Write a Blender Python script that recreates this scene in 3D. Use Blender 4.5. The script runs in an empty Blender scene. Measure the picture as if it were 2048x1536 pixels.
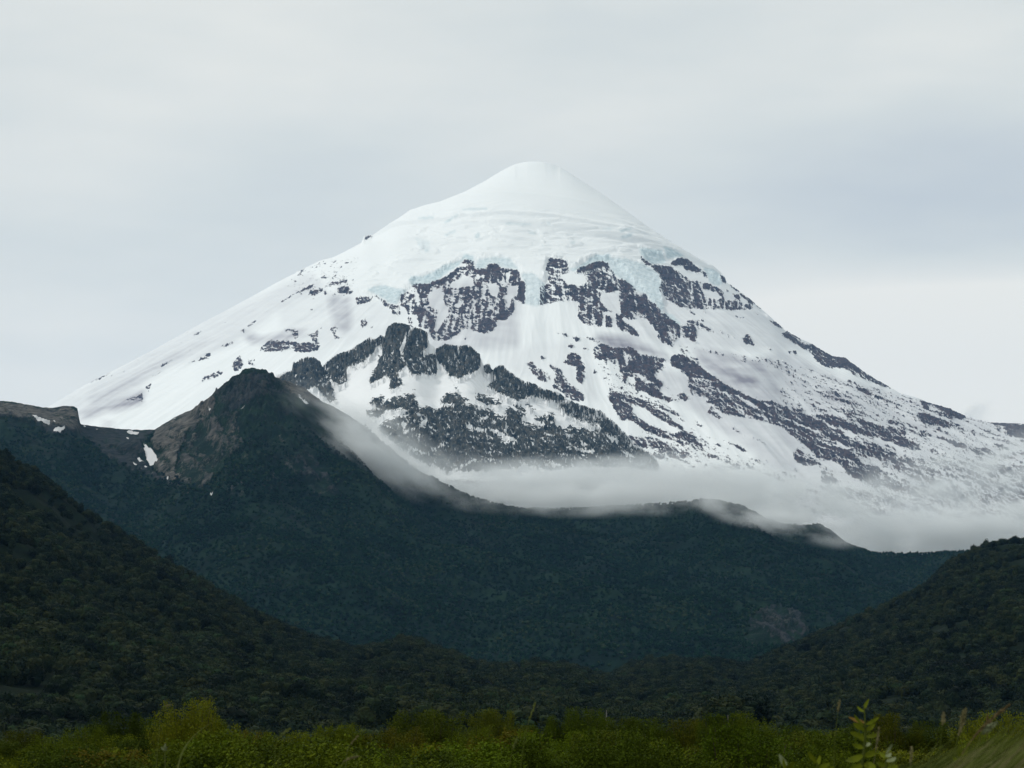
import bpy, math, random
import numpy as np
from mathutils import Vector, Matrix

sc = bpy.context.scene
COL = sc.collection
rng = np.random.default_rng(7)
random.seed(7)

# ------------------------------------------------------------------ camera
F = 4800.0                       # focal length in pixels of a 2048 px wide frame
CAMZ = 1.7
PITCH = math.atan(672.0 / F)     # the horizon lies low in the frame
SP, CP = math.sin(PITCH), math.cos(PITCH)
cam_d = bpy.data.cameras.new('camera')
cam = bpy.data.objects.new('camera', cam_d)
COL.objects.link(cam)
cam.location = (0, 0, CAMZ)
cam.rotation_euler = (math.pi / 2 + PITCH, 0, 0)
cam_d.sensor_width = 36
cam_d.lens = F / 2048 * 36
cam_d.clip_start = 0.1
cam_d.clip_end = 60000
cam_d.dof.use_dof = True
cam_d.dof.focus_distance = 1500
cam_d.dof.aperture_fstop = 14.0
sc.camera = cam

def azel(u, v):
    """direction of a picture point as (x/y, z/y)"""
    u = np.asarray(u, float); v = np.asarray(v, float)
    x = (u - 1024) / F; yu = (768 - v) / F
    fy = CP - yu * SP; fz = SP + yu * CP
    return x / fy, fz / fy

def at(u, v, dist):
    a, e = azel(u, v)
    return Vector((float(a) * dist, dist, CAMZ + float(e) * dist))

def project(X, Y, Z):
    Zc = Z - CAMZ
    fwd = Y * CP + Zc * SP
    up = -Y * SP + Zc * CP
    return 1024 + F * X / fwd, 768 - F * up / fwd

# ------------------------------------------------------------------ light
SUN_EL, SUN_AZ = math.radians(42), math.radians(-98)   # azimuth from +Y, negative = left
world = bpy.data.worlds.new('World')
sc.world = world
world.use_nodes = True
nt = world.node_tree
for n in list(nt.nodes): nt.nodes.remove(n)
N = nt.nodes.new; L = nt.links.new
out = N('ShaderNodeOutputWorld'); bg = N('ShaderNodeBackground')
sky = N('ShaderNodeTexSky'); sky.sky_type = 'NISHITA'; sky.sun_disc = False
sky.sun_elevation = SUN_EL; sky.sun_rotation = SUN_AZ
skm = N('ShaderNodeVectorMath'); skm.operation = 'SCALE'; skm.inputs[3].default_value = 0.10
L(sky.outputs[0], skm.inputs[0])
tc = N('ShaderNodeTexCoord')
def wnoise(scale, rot, sclv, detail, loc=(0, 0, 0)):
    mp = N('ShaderNodeMapping'); mp.inputs['Rotation'].default_value = rot
    mp.inputs['Scale'].default_value = sclv; mp.inputs['Location'].default_value = loc
    L(tc.outputs['Generated'], mp.inputs[0])
    nz = N('ShaderNodeTexNoise'); nz.inputs['Scale'].default_value = scale
    nz.inputs['Detail'].default_value = detail; nz.inputs['Roughness'].default_value = 0.5
    L(mp.outputs[0], nz.inputs['Vector'])
    return nz.outputs['Fac']
def wmath(op, a, b=None, c=None):
    m = N('ShaderNodeMath'); m.operation = op
    for i, s in enumerate((a, b, c)):
        if s is None: continue
        if isinstance(s, (int, float)): m.inputs[i].default_value = s
        else: L(s, m.inputs[i])
    return m.outputs[0]
sep = N('ShaderNodeSeparateXYZ'); L(tc.outputs['Generated'], sep.inputs[0])
az_ = wmath('DIVIDE', sep.outputs[0], sep.outputs[1])
el_ = wmath('DIVIDE', sep.outputs[2], sep.outputs[1])
n1 = wnoise(5.0, (0, math.radians(-28), 0), (1.0, 1.0, 3.5), 4, (.3, 0, .1))
n2 = wnoise(14.0, (0, math.radians(-24), 0), (1.0, 1.0, 4.0), 3, (1.3, 0, 2.1))
n3 = wnoise(5.0, (0, math.radians(6), 0), (1.0, 1.0, 2.5), 3, (4.3, 0, 2.1))
# a thicker, darker sheet of overcast to the right of the summit, thin bright veil under it
def bump(cx, cz, sx, sz):
    a = wmath('DIVIDE', wmath('SUBTRACT', az_, cx), sx)
    b = wmath('DIVIDE', wmath('SUBTRACT', el_, cz), sz)
    d = wmath('ADD', wmath('MULTIPLY', a, a), wmath('MULTIPLY', b, b))
    return wmath('DIVIDE', 1.0, wmath('ADD', 1.0, wmath('MULTIPLY', d, d)))
el_w = wmath('ADD', el_, wmath('MULTIPLY', wmath('SUBTRACT', n3, 0.5), 0.05))
s_ = wmath('ADD', 0.55, wmath('MULTIPLY', wmath('SUBTRACT', n1, 0.5), 0.75))
s_ = wmath('ADD', s_, wmath('MULTIPLY', wmath('SUBTRACT', n2, 0.5), 0.30))
s_ = wmath('SUBTRACT', s_, wmath('MULTIPLY', bump(0.20, 0.220, 0.115, 0.038), 0.52))
s_ = wmath('SUBTRACT', s_, wmath('MULTIPLY', bump(-0.10, 0.205, 0.09, 0.030), 0.22))
s_ = wmath('ADD', s_, wmath('MULTIPLY', bump(0.21, 0.140, 0.12, 0.038), 1.6))
s_ = wmath('ADD', s_, wmath('MULTIPLY', bump(-0.2, 0.29, 0.14, 0.09), 0.10))
s_ = wmath('ADD', s_, wmath('MULTIPLY', bump(-0.2, 0.15, 0.10, 0.03), 0.22))
cr = N('ShaderNodeValToRGB')
cr.color_ramp.elements[0].position = 0.0; cr.color_ramp.elements[0].color = (0.61, 0.66, 0.695, 1)
cr.color_ramp.elements[1].position = 1.0; cr.color_ramp.elements[1].color = (0.98, 0.965, 0.89, 1)
e = cr.color_ramp.elements.new(0.45); e.color = (0.765, 0.80, 0.775, 1)
L(s_, cr.inputs[0])
mx = N('ShaderNodeMix'); mx.data_type = 'RGBA'; mx.inputs[0].default_value = 0.95
L(skm.outputs[0], mx.inputs[6]); L(cr.outputs[0], mx.inputs[7])
L(mx.outputs[2], bg.inputs[0]); bg.inputs[1].default_value = 1.0
L(bg.outputs[0], out.inputs[0])

sun_d = bpy.data.lights.new('sun', 'SUN'); sun_d.energy = 1.65; sun_d.angle = math.radians(10)
sun_d.color = (1.0, 0.97, 0.92)
sun = bpy.data.objects.new('sun', sun_d); COL.objects.link(sun)
sdir = Vector((math.sin(SUN_AZ) * math.cos(SUN_EL), math.cos(SUN_AZ) * math.cos(SUN_EL), math.sin(SUN_EL)))
sun.rotation_euler = sdir.to_track_quat('Z', 'Y').to_euler()
sun.location = (-300, 0, 400)

sc.view_settings.view_transform = 'Standard'
sc.view_settings.look = 'None'
sc.view_settings.exposure = 0.0
sc.view_settings.gamma = 1.0
sc.cycles.volume_bounces = 3
sc.cycles.max_bounces = 5
sc.cycles.diffuse_bounces = 3
sc.cycles.volume_max_steps = 256
sc.cycles.use_denoising = True

# ------------------------------------------------------------------ noise
def _perlin(x, y, seed):
    r = np.random.default_rng(seed)
    perm = r.permutation(512)
    perm = np.concatenate([perm, perm])
    ang = r.random(512) * 2 * math.pi
    gx, gy = np.cos(ang), np.sin(ang)
    xi = np.floor(x).astype(np.int64); yi = np.floor(y).astype(np.int64)
    xf = x - xi; yf = y - yi
    xi &= 511; yi &= 511
    def g(ix, iy, fx, fy):
        h = perm[perm[ix & 511] + (iy & 511)] & 511
        return gx[h] * fx + gy[h] * fy
    u = xf * xf * xf * (xf * (xf * 6 - 15) + 10)
    v = yf * yf * yf * (yf * (yf * 6 - 15) + 10)
    a = g(xi, yi, xf, yf); b = g(xi + 1, yi, xf - 1, yf)
    c = g(xi, yi + 1, xf, yf - 1); d = g(xi + 1, yi + 1, xf - 1, yf - 1)
    return (a + u * (b - a)) * (1 - v) + (c + u * (d - c)) * v
def fbm(x, y, octv=5, seed=1, gain=0.5, lac=2.03):
    s = 0; a = 1; t = 0
    for i in range(octv):
        s = s + a * _perlin(x, y, seed + i * 17); t += a
        a *= gain; x = x * lac + 3.7; y = y * lac + 9.1
    return s / t * 1.7
def ridged(x, y, octv=5, seed=1, gain=0.5, lac=2.05):
    s = 0; a = 1; t = 0
    for i in range(octv):
        s = s + a * (1 - 2.2 * np.abs(_perlin(x, y, seed + i * 31))); t += a
        a *= gain; x = x * lac + 5.2; y = y * lac + 1.3
    return s / t
def smooth(a, b, x):
    t = np.clip((x - a) / (b - a), 0, 1)
    return t * t * (3 - 2 * t)
def gauss1(a, s):
    n = int(3 * s) + 1
    k = np.exp(-0.5 * (np.arange(-n, n + 1) / s) ** 2); k /= k.sum()
    return np.convolve(np.pad(a, n, mode='edge'), k, 'valid')
def blur2(a, r):
    if r < 1: return a
    k = 2 * r + 1
    p = np.pad(a, ((r + 1, r), (r + 1, r)), mode='edge').cumsum(0).cumsum(1)
    return (p[k:, k:] - p[:-k, k:] - p[k:, :-k] + p[:-k, :-k]) / (k * k)

# ------------------------------------------------------------------ survey of rock, snow and ice areas
# each line: sheet value x,y x,y ...   (outline of one patch, in the survey sheet's own coordinates)
SHEETS = dict(a=(560, 450, 6.4), b=(800, 480, 6.4), c=(1080, 480, 6.4), d=(1300, 480, 6.4), e=(0, 760, 3.2),
              f=(1240, 680, 6.4), g=(720, 760, 6.4), h=(1020, 760, 6.4), A=(600, 300, 4), B=(1000, 300, 4),
              C=(0, 580, 4), D=(450, 600, 4), E=(900, 600, 4), H=(1300, 500, 4), G=(1536, 750, 4), P=(0, 0, 1))
OX, OY, RW, RH = -400, 200, 2850, 1300     # raster of the survey area
def raster(text, base=0.0, blur=1):
    R = np.full((RH, RW), base, np.float32)
    for line in text.strip().splitlines():
        line = line.split('#')[0].split()
        if not line: continue
        ox, oy, s = SHEETS[line[0]]; val = float(line[1])
        P = np.array([[float(c) for c in p.split(',')] for p in line[2:]])
        P = P / s + (ox - OX, oy - OY)
        x0, y0 = np.floor(P.min(0)).astype(int); x1, y1 = np.ceil(P.max(0)).astype(int)
        x0 = max(x0, 0); y0 = max(y0, 0); x1 = min(x1 + 1, RW); y1 = min(y1 + 1, RH)
        if x1 <= x0 or y1 <= y0: continue
        xx, yy = np.meshgrid(np.arange(x0, x1) + .5, np.arange(y0, y1) + .5)
        ins = np.zeros(xx.shape, bool)
        Q = np.roll(P, -1, 0)
        for (ax, ay), (bx, by) in zip(P, Q):
            if ay == by: continue
            c = ((ay > yy) != (by > yy)) & (xx < (bx - ax) * (yy - ay) / (by - ay) + ax)
            ins ^= c
        R[y0:y1, x0:x1][ins] = val
    return blur2(R, blur)
def sample(R, u, v):
    x = np.clip(u - OX - .5, 0, RW - 1.01); y = np.clip(v - OY - .5, 0, RH - 1.01)
    xi = x.astype(int); yi = y.astype(int); fx = x - xi; fy = y - yi
    return (R[yi, xi] * (1 - fx) + R[yi, xi + 1] * fx) * (1 - fy) + (R[yi + 1, xi] * (1 - fx) + R[yi + 1, xi + 1] * fx) * fy

VOLCANO_ROCK = """
P .10 100,812 300,702 450,622 620,545 650,575 560,620 470,690 330,740 170,850
P .14 560,570 640,520 720,520 700,590 620,600
P .20 1350,690 1560,720 2048,860 2400,900 2400,1150 1600,1080 1500,850
P .20 1180,700 1340,720 1500,830 1640,960 1640,1010 1400,980 1250,850
C .7 700,745 790,700 900,660 800,710
C .7 980,650 1000,640 990,655
C .7 1070,570 1140,545 1110,560
C .8 1390,460 1480,400 1440,430
C .8 1540,360 1620,315 1580,345
C .75 1280,610 1380,560 1300,620
C .7 1180,700 1330,640 1250,680
C .6 1080,880 1130,830 1140,900
C .6 1480,640 1510,640 1500,650
a .9 1070,190 1090,150 1190,130 1130,180
a .75 660,480 730,450 700,490
a .75 770,520 830,490 900,455 820,510
a .7 680,610 730,590 720,610
a .7 660,670 740,635 700,670
a .8 515,680 560,640 600,690
a .7 570,800 640,740 790,700 860,690 850,740 700,770 650,780
a .8 700,820 790,790 850,780 940,850 900,880 780,885 740,850
a .9 0,990 130,905 250,840 400,770 440,745 420,790 300,845 150,905 20,995
a .75 360,890 400,840 540,810 530,860 450,890
a .8 560,840 590,840 600,890 570,900
a .8 930,720 960,740 940,760
a .9 215,645 280,580 320,560 300,590 230,645
a .93 960,990 1050,960 1150,950 1200,900 1170,970 1100,1000 980,1015
a .6 960,930 1050,910 1150,925 1100,960 980,990
a .9 1200,900 1330,950 1360,1000 1440,1020 1560,1030 1560,1060 1430,1080 1350,1050 1320,990
a .50 1340,1030 1560,1030 1640,900 1700,880 1720,1000 2000,1000 2000,1350 1700,1300 1640,1250 1600,1150 1450,1160 1430,1100
a .06 1500,1220 1560,1080 1600,990 1650,980 1570,1200 1600,1240 1500,1240
a .05 1650,1160 1720,1160 1760,1300 1700,1340 1660,1260
a .6 340,1400 430,1380 490,1340 480,1400 420,1450 360,1420
a .6 630,1350 660,1300 760,1310 740,1340 650,1370
a .75 1030,1230 1090,1190 1120,1240 1100,1290 1040,1320
a .5 130,1360 240,1340 240,1440 180,1440
a .5 680,1440 790,1430 740,1460
a .6 1150,1310 1190,1290 1180,1330
a .8 380,1080 420,1070 420,1100 395,1110
a .7 510,1320 540,1320 530,1345
D .72 270,410 340,330 470,330 600,350 760,340 750,390 680,410 570,415 560,390 470,400 400,410
D .9 570,390 640,370 740,375 740,405 680,412 575,416
D .45 470,230 590,240 560,270 480,260
D .6 540,290 590,285 560,320
D .5 690,290 740,250 740,330 700,340
D .5 840,220 900,215 880,280 930,300 880,330
D .7 1090,160 1130,150 1140,200 1090,210
D .6 60,500 120,440 150,500 130,550 80,580 60,540
D .5 180,490 240,470 230,530 190,520
C .8 1540,370 1625,320 1600,340 1550,370
C .85 1640,530 1690,500 1680,540 1560,580
C .7 1490,590 1560,560 1560,580
C .75 1760,450 1880,400 1860,430 1780,460
C .8 1920,330 1955,310 1950,340
C .85 1975,290 2048,240 2040,260 1990,300
C .75 1610,740 1630,700 1780,650 1790,640 1770,680 1640,720
C .5 1160,780 1215,740 1190,820
C .5 1000,880 1140,820 1140,900 1080,890
b .53 0,700 100,660 170,640 150,570 370,560 500,520 600,480 700,380 760,350 800,260 880,240 950,290 960,370 1030,400 1100,370 1100,340 1150,300 1240,300 1290,350 1480,370 1530,400 1530,500 1600,560 1590,820 1550,800 1470,770 1460,900 1400,980 1320,1030 1200,1030 1240,1080 1180,1170 1000,1180 940,1170 900,1140 780,1160 700,1180 560,1290 440,1290 400,1240 350,1100 200,1140 130,1100 130,950 0,850
b .98 160,570 360,570 600,470 740,350 770,380 640,520 520,570 400,590 300,740 250,740 220,640 170,620
b .95 840,250 940,290 950,380 880,370 870,300
b .98 950,380 1100,370 1150,310 1240,310 1290,360 1300,440 1280,500 1180,530 1100,450 1040,450 960,420
b .93 1350,370 1500,380 1530,440 1520,580 1420,570 1400,480 1330,400
b .97 1530,520 1600,560 1590,820 1460,740 1510,680
b .97 1300,780 1340,790 1380,880 1430,820 1460,900 1400,980 1320,1030 1220,1020 1260,900
b .98 980,1170 1050,1020 1180,1020 1240,1080 1180,1160 1080,1185
b .85 1280,600 1370,620 1370,690 1300,700
b .85 960,520 1060,470 1090,520 1020,590 980,570
b .9 940,640 1060,630 1080,700 1000,750 930,720
b .88 200,850 330,800 350,880 330,1000 250,1050 200,960
b .06 610,600 800,450 930,490 950,590 800,600 700,620
b .06 350,700 460,640 540,590 540,740 600,870 560,920 470,900 380,850
b .05 480,920 600,870 620,960 480,1160 440,1150
b .05 950,490 1040,470 1000,510
b .06 1130,560 1240,560 1270,640 1230,740 1160,700
b .06 1380,590 1510,590 1500,700 1420,760 1400,860 1370,860 1380,760 1300,750 1370,700
b .05 1350,420 1420,410 1400,470 1390,560 1370,540
b .05 190,620 220,640 240,740 200,800
b .08 0,850 60,860 110,960 100,1080 0,1040
b .05 140,960 220,960 240,1130 160,1100
b .05 700,820 820,780 760,870 700,860
b .05 770,310 860,310 850,340 770,340
b .46 440,1240 700,1000 900,860 1100,780 1290,760 1200,900 1000,1060 800,1140 560,1290
b .8 1130,920 1290,790 1300,840 1120,970
b .8 820,1260 850,1240 840,1280
c .52 100,240 300,240 370,330 370,400 460,410 480,360 700,280 870,290 890,340 1000,500 1200,640 1420,770 1520,860 1620,960 1790,1080 1900,1100 1990,1120 2000,1250 1900,1250 1760,1260 1690,1380 1560,1270 1500,1080 1200,960 1020,1000 960,920 820,920 830,1110 600,1090 480,1020 490,800 370,770 0,840 0,600 100,560
c .95 110,240 200,240 230,340 190,360 130,300 100,400 60,400 100,310
c .9 200,240 300,250 360,330 330,330 230,270
c .95 250,470 340,540 330,555 255,490
c .97 490,370 700,290 760,270 870,290 870,340 700,360 560,400 480,400
c .85 560,420 700,400 830,450 820,490 700,500 620,520
c .95 600,640 740,520 800,500 840,560 770,680 780,570 700,620 620,700
c .97 860,540 960,560 990,640 920,670 850,620
c .85 180,620 230,580 320,600 300,640 200,650
c .85 380,580 480,590 480,770 390,750
c .93 500,610 520,590 580,640 580,690 500,700
c .85 20,720 70,590 100,700 90,820 20,820
c .95 500,740 560,740 590,820 520,860
c .97 600,840 700,790 720,830 660,880 650,1070 600,1060
c .85 480,960 580,960 590,1080 500,1050
c .93 720,920 800,920 800,1110 710,1090
c .97 840,960 920,1000 930,1130 840,1110
c .97 970,930 1080,1040 1280,1210 1250,1235 990,1120
c .93 770,800 830,860 830,900 780,860
c .93 1010,680 1090,680 1060,740 1020,770
c .97 1040,800 1150,700 1350,700 1420,800 1510,850 1500,940 1390,960 1300,930 1120,900 1240,1010 1100,1000 1040,950
c .97 1400,960 1500,950 1640,1010 1790,1100 1790,1240 1700,1200 1620,1160 1600,1250 1690,1310 1690,1370 1560,1280 1500,1150 1400,1050
c .95 1000,500 1090,520 1240,640 1200,650 1040,610
c .98 1420,320 1680,340 1740,420 1760,500 1660,560 1560,500 1500,400
c .98 1280,200 1420,310 1380,330 1320,290
c .05 800,680 990,670 1020,780 1040,960 960,930 830,860 760,760
c .05 380,410 560,440 600,520 560,580 350,560 260,470
c .05 0,850 450,800 480,1000 600,1110 0,1000
d .66 30,330 260,330 420,440 520,520 600,520 680,560 860,600 900,640 960,780 1100,790 1190,810 1320,860 1300,890 700,890 500,880 380,860 200,760 110,620 160,500
d .98 10,330 260,340 320,420 380,460 400,540 300,620 160,500 100,420
d .98 250,290 380,230 470,240 540,290 520,320 300,320
d .98 420,340 560,320 660,380 640,410 450,380
d .98 660,390 710,410 740,480 690,460
d .97 690,540 770,560 770,620 700,620
d .95 780,590 900,620 960,760 930,760 880,680 800,650
d .95 900,800 980,780 1180,800 1190,880 1100,900 960,880 900,870
d .95 1200,830 1290,820 1300,890 1220,880
d .95 900,440 980,490 970,550 920,540
d .95 1010,560 1100,590 1160,650 1130,660 1050,610
d .9 970,620 1020,660 970,670
d .93 1040,680 1140,710 1150,770 1100,740
d .95 1150,680 1300,760 1360,800 1330,820 1230,770 1150,700
d .9 1330,820 1440,890 1380,870
d .9 1330,910 1400,960 1370,980
d .85 1500,1010 1640,1070 1720,1140 1680,1130 1560,1070
d .95 1740,1160 1940,1240 1960,1270 1840,1230
d .9 1650,1190 1720,1190 1760,1260 1700,1230
d .9 1800,1250 1860,1260 1840,1290
d .95 1880,1340 1980,1360 2040,1400 1990,1400
d .95 1190,1250 1250,1200 1350,1330 1320,1360 1200,1310
d .85 980,1170 1020,1240 1000,1250
d .85 1050,1210 1090,1260 1060,1260
d .7 890,1140 950,1200 920,1200
d .93 1500,1370 1550,1400 1540,1430
d .93 1760,1420 1800,1420 1790,1470
d .93 1830,1410 1880,1420 1860,1480 1820,1450
d .95 1010,960 1040,970 1020,985
d .95 1080,960 1130,980 1120,1000
d .95 1150,985 1230,985 1160,1005
d .9 660,910 720,920 700,940
d .9 640,1010 690,1000 680,1050
d .55 460,1030 620,1020 680,1080 820,1160 840,1190 760,1170 600,1150 590,1300 640,1350 540,1300 470,1240
d .05 400,370 560,420 680,480 740,520 600,520 440,470
d .05 660,640 850,660 920,740 860,760 700,720
d .08 730,910 1300,900 1740,1180 1500,1340 1340,1340 1250,1190 1180,1240 1100,1260 700,1030
d .93 1080,960 1130,980 1120,1000
d .93 1150,983 1230,983 1160,1007
d .04 980,560 1150,680 1100,700 1000,620
c .93 690,1390 760,1330 840,1350 1000,1390 1160,1390 1240,1430 1230,1470 1420,1490 1640,1536 760,1536 700,1470
c .93 345,1360 380,1340 450,1350 440,1370 350,1375
c .85 440,1260 500,1250 510,1290 460,1300
c .9 530,1380 600,1380 610,1420
c .8 10,1470 90,1510 60,1536 20,1536
c .5 560,1220 680,1250 760,1320 700,1300 560,1240
c .6 260,1190 340,1200 360,1240 300,1240
f .02 900,760 1180,840 1300,960 1700,1010 2048,1110 2048,1536 1560,1500 1300,1300 1000,1180 820,1000 700,900 560,800 700,790
f .02 560,380 640,330 700,370 860,560 800,670 700,680 600,600 450,470
f .02 240,1230 0,1180 0,1030 160,1040 240,1080
G .02 0,400 130,430 260,560 190,620 280,710 200,760 0,780
f .93 0,100 150,100 220,160 240,200 340,230 430,210 560,260 530,370 440,400 440,470 560,550 520,590 500,680 560,720 700,770 620,800 480,730 350,700 300,600 350,560 440,550 340,450 200,420 160,470 100,460 60,550 20,540 60,450 0,430
f .93 170,480 260,480 280,550 200,530
f .70 720,700 800,680 870,720 850,790 760,790
f .6 820,600 850,640 870,660
f .7 300,740 380,740 370,770
f .10 900,100 2048,400 2048,780 1760,770 1340,560 1120,410
f .98 650,220 760,185 900,240 1020,330 1120,410 1340,560 1560,680 1760,770 2048,810 2048,870 1900,860 2048,960 2048,1010 1900,960 1780,880 1500,740 1300,620 1060,500 880,470 750,370 660,340
f .66 880,480 1100,530 1300,620 1560,760 1800,880 2048,1010 2048,1110 1900,1060 1680,1010 1450,960 1280,920 1180,830 1100,740 920,720 870,570
f .03 700,350 750,370 880,490 850,600 800,500
f .03 1460,690 1560,740 1780,870 1700,860 1540,760
f .75 1170,840 1220,900 1320,1000 1260,1010 1160,960 1100,940
f .03 1220,880 1330,960 1300,960
f .72 490,840 600,880 700,920 820,990 700,950 560,900
f .80 0,690 120,710 300,770 500,900 660,1000 830,1150 720,1140 560,1040 400,940 300,850 220,830 160,800 140,860 160,930 330,1070 500,1130 640,1200 800,1320 940,1450 1100,1460 1350,1530 1000,1460 880,1430 700,1290 560,1250 380,1190 230,1090 160,1030 40,1020 0,960
f .02 150,840 210,860 300,880 420,970 600,1080 800,1160 720,1180 560,1160 400,1090 180,940
f .72 700,1190 860,1170 960,1250 1000,1330 1120,1430 1000,1400 850,1330 720,1240
f .8 960,1060 1010,1090 1080,1170 1030,1140
f .6 1080,1190 1170,1210 1120,1200
f .85 1310,1280 1400,1310 1560,1370 1640,1440 1560,1420 1400,1330
f .7 1420,1110 1500,1160 1620,1240 1560,1220 1430,1140
f .75 1680,1230 1780,1270 1900,1350 1800,1320 1690,1260
f .6 90,1220 400,1250 700,1380 850,1490 800,1536 480,1536 400,1480 430,1420 300,1380 200,1380
f .03 310,1380 380,1380 440,1420 400,1480 330,1430
E .72 610,500 660,500 730,570 800,610 800,650 720,640 650,570
E .6 730,440 780,470 750,480
E .80 780,510 870,550 920,610 960,680 1050,740 1080,790 1060,810 960,800 880,720 820,690 850,600
E .93 940,440 990,420 1050,460 1030,480 1070,510 1080,590 1060,680 1010,640 1020,530 890,500 950,480
E .93 1145,555 1185,585 1150,590
E .9 930,370 1000,360 990,380
E .78 1250,750 1310,730 1480,780 1440,850 1460,960 1370,960 1300,840
E .6 850,265 940,265 930,290
E .9 985,290 1035,300 1030,330 990,320
E .6 1060,290 1200,330 1180,350 1080,300
H .74 880,1210 1000,1230 1200,1280 1280,1330 1420,1320 1640,1350 1800,1390 2048,1450 2048,1536 1600,1460 1440,1400 1300,1450 1500,1536 1300,1536 1100,1400 960,1280
G .78 0,210 120,240 260,290 340,330 520,330 640,350 760,370 900,420 1060,490 1200,560 1220,600 1080,580 900,500 700,450 560,400 380,360 500,430 700,520 860,560 1000,600 1070,680 900,680 720,620 600,560 440,470 260,370 100,320
G .90 0,270 100,330 260,430 400,500 520,570 640,600 760,700 900,740 1040,760 1020,880 900,920 760,850 640,800 560,700 400,660 300,560 200,470 100,420 0,350
G .80 200,620 260,600 300,650 400,680 420,760 520,800 560,870 430,860 420,740 280,720 210,680
G .5 400,880 600,900 860,940 820,1010 560,1000 480,960
G .02 240,740 400,720 430,780 400,880 320,860
G .02 380,690 520,690 640,780 580,770
G .02 600,800 720,860 870,915 720,915
G .05 370,500 520,570 490,570
G .05 720,640 820,690 800,690
G .05 730,690 840,725 760,710
H .95 1040,660 1100,660 1240,760 1300,750 1450,840 1530,850 1640,900 1780,1000 1900,1080 2048,1130 1860,1080 1720,1020 1560,940 1480,940 1400,930 1340,890 1280,800 1180,760
H .93 1640,1100 1720,1110 1860,1190 2048,1255 1880,1215 1720,1130
H .6 1600,960 1680,1030 1620,1000
H .55 1310,1130 1450,1140 1700,1240 1500,1210 1360,1160
H .8 1560,1270 1660,1320 1600,1310
G .93 680,95 760,120 860,160 1060,240 1180,290 1020,240 840,170
G .9 640,-60 800,-20 900,50 1010,110 900,85 760,20
G .97 1210,200 1280,210 1440,260 1600,320 1560,350 1460,350 1320,290 1380,290 1460,330 1330,240 1280,230 1290,280 1250,270 1230,220
G .93 1140,310 1280,310 1400,360 1580,410 1460,410 1400,420 1240,380 1200,330
G .97 1730,365 1880,385 2048,380 2600,440 2600,620 2048,510 1920,470 1890,410 1820,400
G .9 1810,430 1870,430 1850,445
G .7 870,340 1060,380 1020,400 930,380
G .7 1030,400 1130,430 1090,440
G .65 1200,440 1300,470 1320,500 1230,490
G .48 1300,480 1600,560 1900,640 1900,700 1600,620
G .7 1800,550 1900,560 1860,580
G .75 600,270 720,310 800,340 700,320
G .5 360,130 560,160 760,250 600,220 420,170
G .44 900,640 2400,760 2400,1300 1400,1250 900,1200 640,1180 620,1050 900,980
G .05 1320,1020 1420,1060 1640,1110 1500,1110 1400,1090
G .05 1220,1060 1380,1130 1340,1140
G .05 980,1130 1160,1200 1100,1190
G .05 1140,1140 1230,1180 1200,1180
G .05 560,1160 700,1110 780,1120 700,1150 660,1200
G .05 1040,1405 1160,1370 1180,1390 1090,1410
G .05 1240,1420 1320,1375 1280,1370 1380,1385 1300,1410
b .97 740,1160 560,1290 600,1290 780,1170
b .95 370,960 440,980 450,1130 410,1140 380,1060
b .95 1100,960 1290,780 1310,800 1130,985
b .93 560,640 620,620 640,680 580,700
b .93 740,620 860,600 900,660 820,720 750,680
b .93 660,920 760,860 900,800 910,830 760,900 690,940
b .9 780,740 900,720 930,780 820,800
c .95 650,700 720,690 740,730 690,750
c .95 1020,640 1090,620 1130,690 1060,720
c .03 1040,1010 1250,1170 1300,1200 1180,1060 1100,1010
c .03 560,1110 480,1060 560,1160 900,1170 1240,1250 900,1150 760,1130
c .03 920,1010 960,1010 980,1120 940,1130
c .03 800,920 840,960 840,1110 810,1110
c .9 1560,1150 1600,1250 1560,1330 1520,1230
c .9 1800,1100 1990,1110 1990,1240 1930,1270 1860,1180
d .9 300,520 340,540 330,760 290,740
d .9 380,560 480,560 490,700 400,720
d .9 560,700 690,720 700,850 580,850
d .03 520,540 545,540 540,700 525,700
d .03 655,560 675,560 670,640 655,640
d .03 730,740 745,740 745,880 730,880
d .03 790,740 805,740 805,880 790,880
d .03 945,790 958,790 958,885 945,885
d .03 1020,800 1032,800 1032,860 1020,860
d .03 1120,800 1132,800 1132,870 1120,870
d .03 1188,800 1202,800 1202,870 1188,870
d .9 480,890 600,950 560,960 500,920
E .03 1400,440 1430,440 1420,530 1400,500
E .9 1480,660 1560,640 1560,720 1500,740
E .9 1620,640 1700,660 1680,700 1640,680
E .85 1840,1220 1900,1240 1860,1260
E .9 1960,960 2020,1010 2000,1030
"""
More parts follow.
